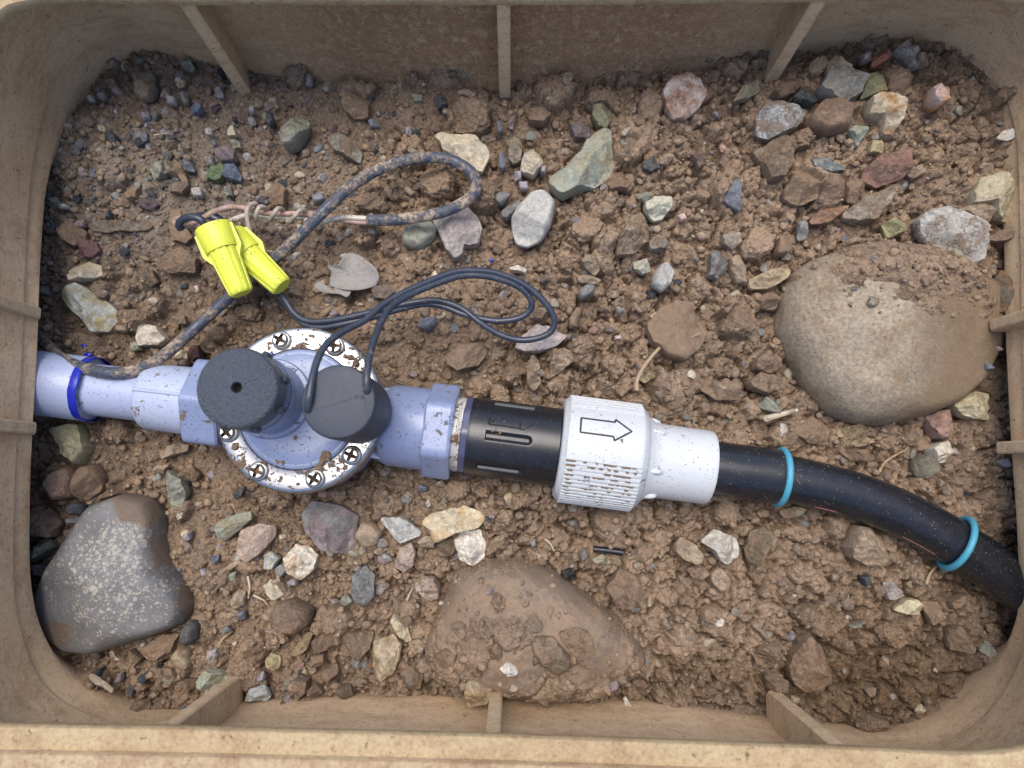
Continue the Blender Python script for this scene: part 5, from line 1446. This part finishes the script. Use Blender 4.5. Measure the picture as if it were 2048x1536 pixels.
# screws: flanged heads with a real cross recess
def screw_meshes():
    fl = MB()
    fl.add(*lathe((0, 0, 0), (0, 0, 1), [(0, .0056), (.0005, .0058), (.0012, .0057), (.0017, .0050), (.0018, .0040)], 32))
    hd = MB()
    hd.add(*lathe((0, 0, 0), (0, 0, 1), [(.0012, .0043), (.0042, .0042), (.0048, .0040), (.0050, .0036), (.0040, .0036)], 32, lambda th, s, r: r * (1 - 0.03 * (math.cos(3 * th) ** 2)), caps=False))
    w = .00100
    for q in range(4):
        pts = []
        a0 = q * math.pi / 2
        rad = .00362
        b0 = math.asin(w / rad)
        arc = [(rad * math.cos(t), rad * math.sin(t)) for t in np.linspace(b0, math.pi / 2 - b0, 7)]
        pl = [(w * 1.2, w * 1.2)] + arc
        pl = [(x * math.cos(a0) - y * math.sin(a0), x * math.sin(a0) + y * math.cos(a0)) for x, y in pl]
        hd.add(*prism(pl, .0010, .0049))
    sl = MB().add(*prism([(.0034 * math.cos(t), .0034 * math.sin(t)) for t in np.linspace(0, 2 * math.pi, 17)[:-1]], .0012, .0030))
    return mesh('screw_flange', fl.V, fl.F), mesh('screw', hd.V, hd.F, True, 30), mesh('recess', sl.V, sl.F)
mfl, mhd, msl = screw_meshes()
mfl.materials.append(metal_material('shaded_washer_steel', (0.30, 0.29, 0.28), 0.35, 0.10)); mhd.materials.append(M_SCREW); msl.materials.append(M_SLOT)  # flange steel darkened to stand in for the shaded groove round each head
SCR = [(562, 677), (672, 690), (703, 910), (630, 957), (517, 942), (454, 866)]
angs = []
for x, y in SCR:
    p = P(x, y, 0.047); angs.append(math.atan2(p.y - VC.y, p.x - VC.x))
angs += [angs[0] + math.radians(43), angs[1] - math.radians(48)]
for i, a in enumerate(angs):
    o = bpy.data.objects.new('screw', mhd); COL.objects.link(o); o.parent = valve
    o.location = (VC.x + .0421 * math.cos(a), VC.y + .0421 * math.sin(a), 0.0459)
    o.rotation_euler = (0, 0, random.uniform(0, 1.6))
    for nm, me_ in (('washer', mfl), ('recess', msl)):
        c_ = bpy.data.objects.new(nm, me_); COL.objects.link(c_); c_.parent = o
# flow control tower and knob
KC = P(473, 775, 0.102)
KB = Vector((KC.x, KC.y, 0))
rk = 83 * mpp(473, 775, 0.102)
MB().add(*lathe(KB, (0, 0, 1), [(0.0465, .0236), (0.0500, .0236), (0.0512, .0228), (0.0515, .0205), (0.070, .0198), (0.0720, .0215), (0.076, .0215), (0.0775, .0205), (0.088, .0190), (0.090, .0150)], 64)).build('flow_tower', M_BONNET, valve)
MB().add(*torus(KB + Vector((0, 0, 0.0780)), (0, 0, 1), .0200, .0006, 64, 8)).build('seal_ring', M_BLACK, valve)
knob = MB().add(*lathe(KB, (0, 0, 1), [(0.0865, rk * .90), (0.0872, rk * .985), (0.0885, rk), (0.0985, rk * 1.005), (0.1004, rk * .99), (0.1015, rk * .96), (0.1020, rk * .92), (0.1021, rk * .5), (0.1021, rk * .14), (0.1012, rk * .128), (0.094, rk * .125)], 96)).build('flow_knob', M_CAP, valve, sharp=40)
MB().add(*lathe(KB, (0, 0, 1), [(0.0940, rk * .123), (0.0962, rk * .123)], 24)).build('knob_hole', M_HOLE, knob)
tm = MB()
for k in range(8):
    a = 2 * math.pi * k / 8 + .28
    d = Vector((math.cos(a), math.sin(a), 0)); t = Vector((-d.y, d.x, 0))
    Vt = []
    for z, e in ((0.0850, .8), (0.0858, 1.0), (0.0915, 1.0), (0.0925, .7)):
        for x, y in ((-.5, -1), (1, -.75), (1.35, -.3), (1.35, .3), (1, .75), (-.5, 1)):
            Vt.append(KB + d * (rk + x * .0016 * e) + t * (y * .0024 * e) + Vector((0, 0, z)))
    tm.add(Vt, grid_faces(4, 6) + [tuple(reversed(range(6))), tuple(range(18, 24))])
tm.build('grip_lugs', M_CAP, knob)
# solenoid
SC = P(676, 803, 0.097)
rs = 76 * mpp(676, 803, 0.097)
SB = Vector((SC.x, SC.y, 0))
sol = MB().add(*lathe(SB, (0, 0, 1), [(0.047, rs * .985), (0.050, rs * 1.0), (0.0935, rs), (0.0955, rs * .985), (0.0966, rs * .95), (0.0970, rs * .88), (0.0971, rs * .4), (0.0971, 0.0006)], 80)).build('solenoid', M_SOLEN, valve, sharp=40)
ms = MB().add(*tube([P(626, 820, 0.0971), P(680, 804, 0.0971), P(726, 790, 0.0971)], 0.00022, 6))
ms.add(*tube([P(723, 752, 0.0971), P(729, 800, 0.0971), P(735, 840, 0.0971)], 0.00016, 6))
ms.build('mould_line', M_WIRE, sol)

# dirt crumbs lodged on the ring and lid
dm = MB()
IV2l, IF2l = [tuple(v) for v in IV2], [tuple(int(x) for x in f) for f in IF2]
def crumb(p, r, seed):
    r_ = random.Random(seed)
    sc = (r_.uniform(.7, 1.2), r_.uniform(.7, 1.2), r_.uniform(.5, .9))
    dm.add([Vector(p) + Vector((v[0] * sc[0], v[1] * sc[1], v[2] * sc[2])) * (r * (1 + r_.uniform(-.22, .22))) for v in IV2l], IF2l)
k = 0
for x, y, r, z in [(652, 912, .0030, .0475), (645, 922, .0026, .0475), (638, 934, .0020, .047), (470, 893, .0024, .0465), (566, 925, .0018, .0475), (690, 935, .0014, .047), (556, 922, .0015, .047), (612, 678, .0012, .047), (600, 690, .0014, .047),
                 (625, 672, .0012, .047), (700, 715, .0020, .047), (712, 725, .0022, .047), (690, 712, .0015, .047), (590, 875, .0012, .050), (655, 680, .001, .047), (905, 878, .0016, .045), (985, 862, .0009, .041), (1000, 866, .0008, .041), (992, 858, .0008, .041), (150, 795, .0017, .0335)]:
    crumb(P(x, y, z), r, k); k += 1
for _ in range(60):
    a = random.uniform(0, 6.28); r = random.uniform(.0345, .0365) if random.random() < .7 else random.uniform(.036, .048)
    crumb((VC.x + r * math.cos(a), VC.y + r * math.sin(a), .0466), random.uniform(.0004, .0011), k); k += 1
for kk in range(14):      # soil packed in the grooves of the white nut
    th_ = (1.5 * math.pi + 2 * math.pi * (kk + 1)) / 71
    if not 0.2 < th_ < 1.25: continue
    u_b, v_b, w_b = frame((P(1440, 938, 0.017) - P(915, 868, 0.017)))
    for _ in range(max(6, 26 - 2 * kk)):
        px_ = random.choice((random.uniform(1136, 1150), random.uniform(1165, 1272), random.uniform(1200, 1272)))
        c_ = B0 + ub * s_of(B0, ub, px_, 0.025) + (w_b * math.cos(th_) + v_b * math.sin(th_)) * (rpx(105) + .0001)
        r_ = random.Random(k); rr_ = random.uniform(.0004, .0010)
        dm.add([c_ + u_b * (v[0] * rr_ * random.uniform(1.2, 1.6)) + (w_b * math.cos(th_) + v_b * math.sin(th_)) * (v[2] * rr_ * .7) + (v_b * math.cos(th_) - w_b * math.sin(th_)) * (v[1] * rr_ * .8) for v in IV2l], IF2l); k += 1
me = mesh('dirt_crumbs', dm.V, dm.F, True, 30)
ca = me.color_attributes.new('tone', 'FLOAT_COLOR', 'POINT'); ca.data.foreach_set('color', np.tile(np.array([.5, .35, 0, 1], np.float32), len(me.vertices)))
tag(link('dirt_crumbs', me, M_SOIL), 'crumbs of brown dirt stuck on the valve ring and plumbing', 'dirt crumbs', kind='stuff')

# ------------------------------------------------------------------ black threaded coupling
cpl = empty('threaded_coupling', 'short black ribbed coupling between the purple valve and the white nut', 'coupling')
MB().add(*lathe(B0, ub, [(sb(900), rpx(72)), (sb(912), rpx(73)), (sb(913), rpx(75)), (sb(915), rpx(73)), (sb(917), rpx(75)), (sb(919), rpx(73)), (sb(921), rpx(74)), (sb(925), rpx(70))], 64)).build('thread_seal', M_TAPE, cpl)
MB().add(*lathe(B0, ub, [(sb(921), rpx(66)), (sb(922), rpx(76)), (sb(924), rpx(78)), (sb(935), rpx(78)), (sb(937), rpx(76)), (sb(938), rpx(68))], 96, hexprof(.3, 10, .03))).build('collar', M_COLLAR, cpl, sharp=25)
ubu, ubv, ubw = frame(ub)
SL = [(sb(972), sb(1064), -0.02), (sb(978), sb(1068), -1.05), (sb(962), sb(1052), 0.84), (sb(972), sb(1062), 1.7), (sb(972), sb(1062), -1.5)]
rB = rpx(77)
def coupl_r(th, s, r):
    th = (th + math.pi) % (2 * math.pi) - math.pi
    dip = 0
    for s0, s1, t0 in SL:
        hw = 0.125
        d = abs(th - t0) / hw
        if s > s1 - hw * rB:
            e = (s - (s1 - hw * rB)) / (hw * rB); d = math.hypot(d, max(e, 0))
        elif s < s0: d = 9
        if d < 1.0: q = min(1, (1 - d) * 1.7); dip = max(dip, q * q * (3 - 2 * q))
    return r - 0.0021 * dip
ss = [sb(936) + (sb(1118) - sb(936)) * i / 110 for i in range(111)]
pr = [(sb(935.5), rpx(70)), (sb(936), rpx(75))] + [(s, rpx(77.5) if i > 1 else rpx(76.8)) for i, s in enumerate(ss)] + [(sb(1119), rpx(79)), (sb(1121), rpx(83)), (sb(1130), rpx(83)), (sb(1133), rpx(78))]
MB().add(*lathe(B0, ub, pr, 240, coupl_r)).build('sleeve', M_BLACK, cpl, sharp=50)
def cyl_hit(px, py, A, u, R):
    d = Vector(ray(px, py)); o = Vector((0, 0, H))
    dd = d - u * d.dot(u); oo = (o - Vector(A)); oo = oo - u * oo.dot(u)
    a, b, c = dd.dot(dd), 2 * dd.dot(oo), oo.dot(oo) - R * R
    t = (-b - math.sqrt(max(b * b - 4 * a * c, 0))) / (2 * a)
    return o + d * t
def strokes(poly, A, u, R, w, closed=True, dens=6):
    pts = []
    n = len(poly)
    for i in range(n if closed else n - 1):
        p, q = np.array(poly[i]), np.array(poly[(i + 1) % n])
        for k in range(dens): pts.append(p + (q - p) * k / dens)
    pts.append(np.array(poly[0] if closed else poly[-1]))
    return tube([cyl_hit(x, y, A, u, R) for x, y in pts], w, 8)
CS = 600 / 2048
def c6(x, y): return (880 + x * CS, 770 + y * CS)
am = MB()
for pl, cl in (([(330, 268), (345, 215), (372, 240), (345, 255)], False), ([(335, 268), (430, 278), (548, 297)], False), ([(548, 256), (548, 300), (572, 304), (632, 268)], False), ([(430, 236), (455, 240), (453, 250), (430, 246)], True)):
    am.add(*strokes([c6(*p) for p in pl], B0, ub, rpx(77.9), 0.0005, cl))
am.build('flow_arrow', M_BLACK, cpl)

# ------------------------------------------------------------------ white regulator with ribbed nut
reg = empty('white_union', 'white plastic union with a ribbed nut and a printed flow arrow', 'pipe union')
def nut_r(th, s, r):
    th = (th + math.pi) % (2 * math.pi) - math.pi
    rib_ = 0.0
    inside = sb(1131) < s < sb(1279)
    if inside and (0.20 < th < 1.75 or -2.4 < th < -0.86):
        rib_ = 0.0010 * (1 if math.sin(th * 71) > -0.25 else 0)
        return r - 0.0003 + rib_
    if -0.86 <= th <= 0.20: return r - 0.0002 * (abs(th + .33) / .53) ** 2
    return r
ns_ = [sb(1131.5) + (sb(1278) - sb(1131.5)) * i / 24 for i in range(25)]
pr = [(sb(1120), rpx(84)), (sb(1121), rpx(95)), (sb(1123), rpx(98)), (sb(1131), rpx(104))] + [(s, rpx(105)) for s in ns_] + [(sb(1280), rpx(104)), (sb(1291), rpx(95)), (sb(1294), rpx(88)), (sb(1295), rpx(74))]
MB().add(*lathe(B0, ub, pr, 480, nut_r)).build('ribbed_nut', M_KNURL, reg, sharp=28)
AR = [c6(*p) for p in [(965, 225), (1195, 255), (1200, 237), (1310, 318), (1190, 380), (1185, 352), (958, 322)]]
MB().add(*strokes(AR, B0, ub, rpx(104.8), 0.00058, True, 10)).build('flow_arrow', M_INK, reg)
pr = [(sb(1292), rpx(76)), (sb(1294), rpx(88)), (sb(1302), rpx(82)), (sb(1312), rpx(76)), (sb(1325), rpx(73.5)), (sb(1425), rpx(73)), (sb(1431), rpx(72.5)), (sb(1434), rpx(71)), (sb(1435), rpx(68)), (sb(1435), rpx(57)), (sb(1428), rpx(56))]
MB().add(*lathe(B0, ub, pr, 80)).build('tail_socket', M_WHITE, reg, sharp=40)
MB().add(*strokes([c6(1418, 330), c6(1416, 384)], B0, ub, rpx(86), 0.0005, False)).build('moulded_mark', M_INK, reg)
for th in (0.32, -0.72, 1.15, -1.6, 2.2):
    u, v, w = frame(ub)
    d = w * math.cos(th) + v * math.sin(th)
    c_ = B0 + ub * sb(1306) + d * (rpx(74.5))
    t = ub.cross(d)
    Vf = [c_ + ub * (a[0] * .0066) + t * (a[1] * .0019) + d * (a[2] * .0030) for a in IV2l]
    MB().add(Vf, IF2l).build('fin', M_WHITE, reg, sharp=0)

# ------------------------------------------------------------------ black hose and its teal rings
hose = empty('black_hose', 'black poly hose bending down to the right box wall', 'hose')
nP = len(hose_pts)
MB().add(*tube(hose_pts, rpx(46.5), 48, caps=False)).build('hose_body', M_HOSE, hose)
MB().add(*lathe(B0, ub, [(sb(1425), rpx(54)), (sb(1568), rpx(54.5)), (sb(1575), rpx(54.5)), (sb(1579), rpx(53)), (sb(1580), rpx(49))], 64)).build('cuff', M_HOSE, hose)
def hose_line(off, i0, i1, r):
    out = []
    for i in range(i0, i1):
        p = Vector(hose_pts[i]); t = Vector(hose_pts[i + 1]) - p
        u, v, w = frame(t)
        out.append(p + (w * math.cos(off) + v * math.sin(off)) * r)
    return out
MB().add(*tube(hose_line(1.2, 26, 31, rpx(46.4)), 0.0004, 6)).add(*tube(hose_line(1.2, 41, 48, rpx(46.4)), 0.0004, 6)).build('red_stripe', plastic('red_stripe', (0.25, 0.09, 0.11), 0.5, 0.2), hose)
MB().add(*torus(B0 + ub * sb(1582), ub, rpx(54), 0.0018, 80, 12, 1.15)).build('teal_ring', M_TEAL)
tr = bpy.data.objects[-1] if False else [o for o in COL.objects if o.name.startswith('teal_ring')][-1]
tag(tr, 'flat teal ring tight on the black hose at its cuff end, near the white union', 'rubber ring', 'teal rings on the hose')
i_ = min(range(nP), key=lambda i: abs(proj(*hose_pts[i])[0] - 1912))
tdir = (Vector(hose_pts[i_ + 1]) - Vector(hose_pts[i_ - 1])).normalized()
tdir = (tdir + Vector((0, 0, 0.10)) + Vector((0.10, 0.05, 0))).normalized()
MB().add(*torus(Vector(hose_pts[i_]) + Vector((0, 0, .001)), tdir, rpx(53), 0.0020, 80, 12)).build('teal_ring', M_TEAL)
tr = [o for o in COL.objects if o.name.startswith('teal_ring')][-1]
tag(tr, 'loose slanted teal ring round the bend of the black hose near the right wall', 'rubber ring', 'teal rings on the hose')

# ------------------------------------------------------------------ muddy cable and wires
def wpath(pts, n=8):
    return catmull([P(x, y, z / 1000) for x, y, z in pts], n)
CABLE = [(60, 655, -4), (85, 682, 4), (122, 716, 22), (165, 735, 31), (220, 746, 34), (270, 741, 31), (320, 716, 24), (370, 675, 16), (420, 629, 12), (470, 584, 14), (530, 533, 20), (575, 495, 26),
         (612, 458, 31), (650, 420, 33), (700, 374, 30), (760, 338, 26), (830, 317, 24), (890, 317, 24), (932, 336, 25), (952, 362, 26), (945, 390, 27), (915, 412, 27), (870, 428, 24), (800, 439, 22), (735, 440, 20)]
cable = empty('muddy_cable', 'thick black cable smeared with mud, crossing the pipe and looping over the stones', 'cable')
MB().add(*tube(wpath(CABLE, 8), 0.0037, 20)).build('jacket', M_CABLE, cable)
cw = MB().add(*tube(wpath([(740, 437, 21), (715, 436, 20), (690, 434, 20), (665, 438, 21), (640, 446, 20), (610, 440, 18)]), 0.00165, 10)); cw.build('white_core', M_PALE, cable)
cw = MB().add(*tube(wpath([(740, 445, 19), (715, 444, 18), (690, 441, 18), (660, 436, 18), (632, 428, 18), (600, 425, 18)]), 0.00165, 10)); cw.build('red_core', M_PINK, cable)
pw_ = MB().add(*tube(wpath([(640, 432, 18), (600, 427, 19), (560, 428, 20), (520, 425, 22), (488, 416, 25), (455, 415, 28), (425, 425, 31), (400, 440, 34), (375, 452, 36), (352, 448, 36), (352, 438, 36), (372, 436, 38)]), 0.00165, 10))
o = pw_.build('red_wire', M_PINK); tag(o, 'faded red wire under the coiled wire, looping into the yellow connectors', 'wire')
pw_ = MB().add(*tube(wpath([(640, 438, 16), (600, 434, 16), (560, 434, 18), (525, 432, 20), (495, 431, 24), (465, 440, 30), (440, 452, 36)]), 0.00165, 10))
o = pw_.build('pale_wire', M_PALE); tag(o, 'pale straight wire leading into the upper yellow connector', 'wire')
coil = [(545, 505, 12), (520, 502, 14), (508, 485, 20), (500, 462, 25), (495, 440, 28), (494, 422, 30), (500, 410, 29), (512, 408, 26), (514, 420, 20), (509, 436, 19), (512, 440, 24), (514, 425, 29), (520, 414, 29), (530, 416, 25),
        (536, 430, 17), (540, 440, 20), (548, 428, 27), (556, 417, 27), (566, 420, 21), (572, 436, 16), (578, 444, 20), (590, 432, 26), (602, 420, 25), (612, 424, 20), (614, 440, 15)]
o = MB().add(*tube(wpath(coil), 0.0015, 10)).build('coiled_wire', plastic('dirty_wire', (0.36, 0.31, 0.25), 0.5, 0.12, film=0.6, dirt=(.30, .23, .17))); tag(o, 'dirty pale wire coiled four times around the red and pale wires', 'wire')
dl = wpath([(410, 452, 44), (402, 440, 46), (385, 434, 46), (367, 438, 44), (358, 449, 41), (362, 458, 38)])
o = MB().add(*tube(dl, 0.0023, 12)).build('black_wire', M_WIRE); tag(o, 'short thick black wire hooked out of the mouth of the upper yellow connector', 'wire')
# the solenoid's two leads
L1 = [(617, 822, 96), (616, 812, 98.5), (619, 790, 100), (625, 755, 98), (637, 715, 93), (658, 683, 86), (690, 661, 78), (730, 640, 70), (763, 612, 64), (800, 589, 59), (850, 566, 54), (905, 545, 49), (950, 541, 46), (1000, 548, 43), (1050, 570, 40),
      (1088, 603, 37), (1108, 636, 34), (1104, 660, 31), (1080, 675, 29), (1040, 680, 28), (1000, 669, 29), (960, 645, 31), (925, 618, 32), (890, 604, 33), (860, 601, 33), (810, 608, 32), (760, 620, 31), (700, 634, 29), (655, 642, 27), (615, 642, 25), (590, 628, 24), (572, 603, 23), (556, 580, 22), (545, 560, 22)]
L2 = [(736, 787, 95), (734, 775, 98), (734, 750, 98), (738, 715, 92), (748, 680, 84), (762, 645, 74), (782, 614, 66), (815, 592, 58), (860, 572, 53), (915, 553, 48), (960, 551, 45), (1005, 560, 42), (1042, 577, 39), (1062, 600, 36), (1060, 620, 33), (1038, 636, 31), (1000, 642, 30),
      (965, 638, 30), (925, 628, 31), (890, 614, 31), (850, 608, 31), (800, 618, 30), (745, 634, 28), (690, 647, 27), (645, 655, 25), (612, 650, 23), (592, 634, 22), (574, 612, 21), (558, 590, 20), (550, 565, 20)]
o = MB().add(*tube(wpath(L1), 0.0020, 12)).build('solenoid_wire', M_WIRE); tag(o, 'thin black wire from the left of the solenoid top, making the wider loop', 'wire', 'thin black wires from the solenoid')
o = MB().add(*tube(wpath(L2), 0.0020, 12)).build('solenoid_wire', M_WIRE); tag(o, 'thin black wire from the right of the solenoid top, making the inner loop', 'wire', 'thin black wires from the solenoid')
o = MB().add(*tube(wpath([(405, 432, 28), (425, 434, 30), (450, 450, 28), (480, 474, 24), (505, 498, 20), (528, 520, 15), (545, 545, 12), (556, 575, 14)]), 0.0022, 12)).build('black_wire', M_WIRE); tag(o, 'thick black wire running behind both yellow connectors', 'wire')
o = MB().add(*tube(wpath([(395, 430, 24), (418, 428, 26), (440, 437, 26), (470, 462, 22), (498, 486, 18), (520, 508, 14)]), 0.0018, 12)).build('black_wire', M_WIRE); tag(o, 'thinner black wire lying along the thick one behind the yellow connectors', 'wire')

# ------------------------------------------------------------------ yellow twist connectors
def connector(p0, p1, label, fin_side):
    root = empty('wire_connector', label, 'wire connector', 'yellow wire connectors')
    a, b = P(*p0), P(*p1)
    u = (b - a).normalized(); L = (b - a).length
    u_f, v_f, w_f = frame(u)
    rk_ = 0.0111
    sk = [(0.0, rk_ * .84), (0.0, rk_ * .97), (0.0008, rk_), (L * .32, rk_ * .93), (L * .355, rk_ * .90), (L * .36, rk_ * .80)]
    inner = [(0.0, rk_ * .84), (L * .2, rk_ * .80)]
    V, Fc = lathe(a, u, sk, 48, caps=False)
    s_ = MB().add(V, Fc)
    s_.build('skirt', M_YELLOW, root, sharp=40)
    V, Fc = lathe(a, u, [(0.0, rk_ * .85), (L * .22, rk_ * .78), (L * .22, 0.0005)], 48, caps=False)
    MB().add(V, Fc).build('throat', M_YELLOW, root)
    def rr(th, s, r): return r * (1 + (0.07 if (math.sin(th * 12) > -.1 and s < L * .985) else 0))
    pr_ = [(L * .30, rk_ * .80)] + [(L * (.36 + .60 * i / 10), rk_ * (.78 - .17 * i / 10)) for i in range(11)] + [(L * .985, rk_ * .59), (L, rk_ * .53), (L * 1.0, 0.0004)]
    MB().add(*lathe(a, u, pr_, 160, rr)).build('grip_body', M_YELLOW, root, sharp=35)
    for sg in (1, -1):
        e = v_f * sg
        Vw = []
        for s, d in ((L * .03, .88), (L * .05, 1.08), (L * .36, 1.10), (L * .52, .72), (L * .40, .6)):
            for t in (-.0022, .0022): Vw.append(a + u * s + e * (rk_ * d) + w_f * t)
        n = 5
        MB().add(Vw, [tuple(2 * i for i in range(n)), tuple(2 * i + 1 for i in reversed(range(n)))] + [(2 * i, 2 * ((i + 1) % n), 2 * ((i + 1) % n) + 1, 2 * i + 1) for i in range(n)]).build('wing', M_YELLOW, root)
connector((426, 454, .046), (484, 588, .040), 'upper yellow wire connector pointing steeply down, lying over the other one', -1)
connector((462, 478, .030), (565, 574, .029), 'lower yellow wire connector slanting to the right beneath the other one', 1)

# ------------------------------------------------------------------ leaf, twigs, scraps
def sheet(name, outline_px, lift, mat, label, cat, curl=0.003, thick=0.0005, n=10, seed=0):
    r_ = random.Random(seed)
    pts = [np.array(p, float) for p in outline_px]
    c = np.mean(pts, 0)
    out = catmull(pts, 4, True)
    N = len(out)
    top, bot = [], []
    for f in np.linspace(0.08, 1, n):
        for p in out:
            q = c + (p - c) * f
            z = float(level(*c)) + lift + curl * f * f * (math.sin(3 * math.atan2(*(p - c)) + seed) * .6 + .5) + r_.uniform(-1, 1) * .0003
            top.append(P(q[0], q[1], z))
    m_ = len(top)
    V = top + [v - Vector((0, 0, thick)) for v in top]
    Fc = grid_faces(n, N)
    Fc = [tuple(reversed(f)) for f in Fc] + [tuple(i + m_ for i in f) for f in Fc]
    Fc += [tuple(range(N)), tuple(m_ + i for i in reversed(range(N)))]
    b = (n - 1) * N
    Fc += [(b + i, b + (i + 1) % N, m_ + b + (i + 1) % N, m_ + b + i) for i in range(N)]
    o = MB().add(V, Fc).build(name, mat, sharp=0)
    bm = bmesh.new(); bm.from_mesh(o.data); bmesh.ops.recalc_face_normals(bm, faces=bm.faces); bm.to_mesh(o.data); bm.free()
    return tag(o, label, cat)
def leaf_material():
    m = Mat('dry_leaf', 0.7, 0.3)
    c = m.mix(m.noise(60, 5), (0.185, 0.175, 0.165), (0.30, 0.285, 0.265))
    vn = m.voro(160, 'DISTANCE_TO_EDGE')
    c = m.mix(m.math('MULTIPLY', m.ramp(vn, 0.06, 0.0), 0.5), c, (0.20, 0.17, 0.13))
    c = m.mix(m.math('MULTIPLY', m.ramp(m.noise(120, 5, .7), .56, .66), .7), c, (0.22, 0.155, 0.10))
    return m.out(c, 0.7, m.bump(vn, 0.4, 0.0008))
M_LEAF = leaf_material()
sheet('leaf', [(661, 572), (660, 556), (664, 545), (655, 531), (676, 529), (685, 515), (697, 506), (716, 509), (735, 522), (750, 535), (758, 552), (752, 570), (738, 576), (718, 580), (700, 580), (680, 578)], 0.009, M_LEAF, 'dry grey leaf scrap with torn edges, curling up from the soil', 'leaf', .004, seed=2)
sheet('leaf', [(628, 569), (640, 563), (652, 572), (664, 573), (684, 576), (702, 580), (694, 594), (678, 588), (655, 586), (636, 580)], 0.0105, M_LEAF, 'narrow curled grey leaf scrap below the larger one', 'leaf', .003, seed=5)
def c7(x, y, t): return (ORG[t - 1][0] + x * TS, ORG[t - 1][1] + y * TS)
M_SCRAP = plastic('leaf_scrap', (0.36, 0.31, 0.24), 0.8, 0.10)
sheet('leaf_scrap', [c7(*p, 7) for p in [(520, 1005), (540, 985), (600, 1020), (650, 1060), (662, 1075), (652, 1098), (600, 1065), (545, 1040)]], 0.011, M_SCRAP, 'pale curled leaf scrap by the lower left corner of the box', 'leaf scrap', .003, seed=3)
sheet('leaf_scrap', [c7(*p, 7) for p in [(638, 860), (660, 855), (675, 885), (700, 905), (672, 905), (650, 885)]], 0.009, M_SCRAP, 'small folded leaf scrap under the speckled boulder', 'leaf scrap', .003, seed=4)
M_ROOT = plastic('dry_root', (0.34, 0.245, 0.155), 0.8, 0.12)
M_STRAW = plastic('pale_straw', (0.47, 0.40, 0.29), 0.7, 0.08)
def twig(name, t, pts, r, mat, label, cat='twig', lift=0.004, extra=()):
    b = MB()
    for k_, pl in enumerate([pts] + list(extra)):
        path = catmull([gpx(*c7(x, y, t), lift) for x, y in pl], 6)
        # even out the bumps of the ground
        arr = np.array(path); 
        for _ in range(30): arr[1:-1, 2] = (arr[:-2, 2] + arr[2:, 2] + 2 * arr[1:-1, 2]) / 4
        b.add(*tube(arr, r * (1 if k_ == 0 else .7), 8, rf=lambda f: 1 - .45 * f))
    return tag(b.build(name, mat), label, cat)
twig('root', 5, [(1755, 810), (1755, 755), (1785, 685), (1840, 610), (1905, 535), (1930, 470), (1955, 400), (1990, 300)], 0.0014, M_ROOT, 'branching dry root running up the middle of the bare soil', 'root', 0.013, [[(1905, 535), (1960, 515), (2060, 500), (2130, 470)]])
twig('wood_splinter', 6, [(540, 972), (600, 955), (660, 938), (718, 922)], 0.0021, M_STRAW, 'pale wood splinter lying across a small grey-green stone', 'splinter', 0.011)
twig('root', 6, [(1200, 1285), (1225, 1235), (1280, 1195), (1360, 1150)], 0.0010, M_ROOT, 'thin curved root in the soil above the black hose', 'root')
twig('root', 9, [(1475, 460), (1500, 400), (1540, 350)], 0.0010, M_ROOT, 'short root hanging below the loose teal ring', 'root')
twig('straw', 7, [(1450, 415), (1458, 480), (1452, 545)], 0.0007, M_STRAW, 'upright pale straw among the lower gravel', 'straw')
twig('straw', 7, [(1280, 815), (1310, 775), (1360, 735)], 0.0008, M_ROOT, 'brown thin straw right of the cream-tan stone', 'straw')
twig('straw', 8, [(408, 556), (425, 515), (445, 480)], 0.0006, M_STRAW, 'white thread-like straw left of the earth-covered boulder', 'straw')
twig('straw', 8, [(1215, 195), (1245, 220), (1270, 265)], 0.0007, M_STRAW, 'curved straw in loose soil below the black coupling', 'straw')
twig('straw', 1, [(900, 790), (950, 780), (1000, 775)], 0.0005, M_STRAW, 'hair-thin pale straw in the upper left gravel', 'straw')
twig('straw', 7, [(1480, 525), (1540, 555), (1570, 585)], 0.0007, M_STRAW, 'short pale straw by the big dark brown stone', 'straw')
twig('straw', 6, [(1400, 460), (1425, 425), (1460, 385)], 0.0006, M_ROOT, 'short brown straw lying on the biggest boulder', 'straw', 'x' and 0.003)
M_GRASS = plastic('green_blade', (0.05, 0.13, 0.05), 0.6, 0.02)
twig('grass_blade', 4, [(185, 1372), (215, 1362), (262, 1345)], 0.0008, M_GRASS, 'single green grass blade poking out of the left box wall', 'grass blade', 0.006)
# bit of black tubing
pt = [gpx(*c7(x, y, 8), 0.004) for x, y in ((1500, 255), (1585, 262), (1668, 272))]
zt = max(p.z for p in pt)
o = MB().add(*tube([Vector((p.x, p.y, zt)) for p in pt], 0.0021, 14)).build('tube_scrap', M_BLACK); tag(o, 'short scrap of thin black tubing lying below the white nut', 'tube scrap')
# spilled blue glue
for i, (x, y, t, r) in enumerate([(490, 545, 4, .0019), (515, 598, 4, .0026), (402, 522, 4, .0012), (1128, 120, 4, .0015), (903, 45, 5, .0016), (1587, 592, 4, .0014)]):
    p = gpx(*c7(x, y, t), 0.0008)
    if i == 5: p = P(*c7(x, y, t), 0.0478)
    r_ = random.Random(i)
    V = [(p.x + a[0] * r * (1 + r_.uniform(-.2, .2)), p.y + a[1] * r * .7 * (1 + r_.uniform(-.2, .2)), p.z + a[2] * r * .35) for a in IV2l]
    o = MB().add(V, IF2l).build('glue_drip', M_PRIMER, sharp=0)
    tag(o, ['blue glue drip beside the muddy cable above the pipe band', 'largest blue glue drip touching the muddy cable where it meets the pipe', 'tiny blue glue fleck by the left wall above the cable', 'blue fleck in the soil left of the yellow connectors',
            'tiny blue fleck in the soil above the thin wire loops', 'blue glue fleck on the metal ring beside the dark knob'][i], 'glue drip', 'spots of blue glue')
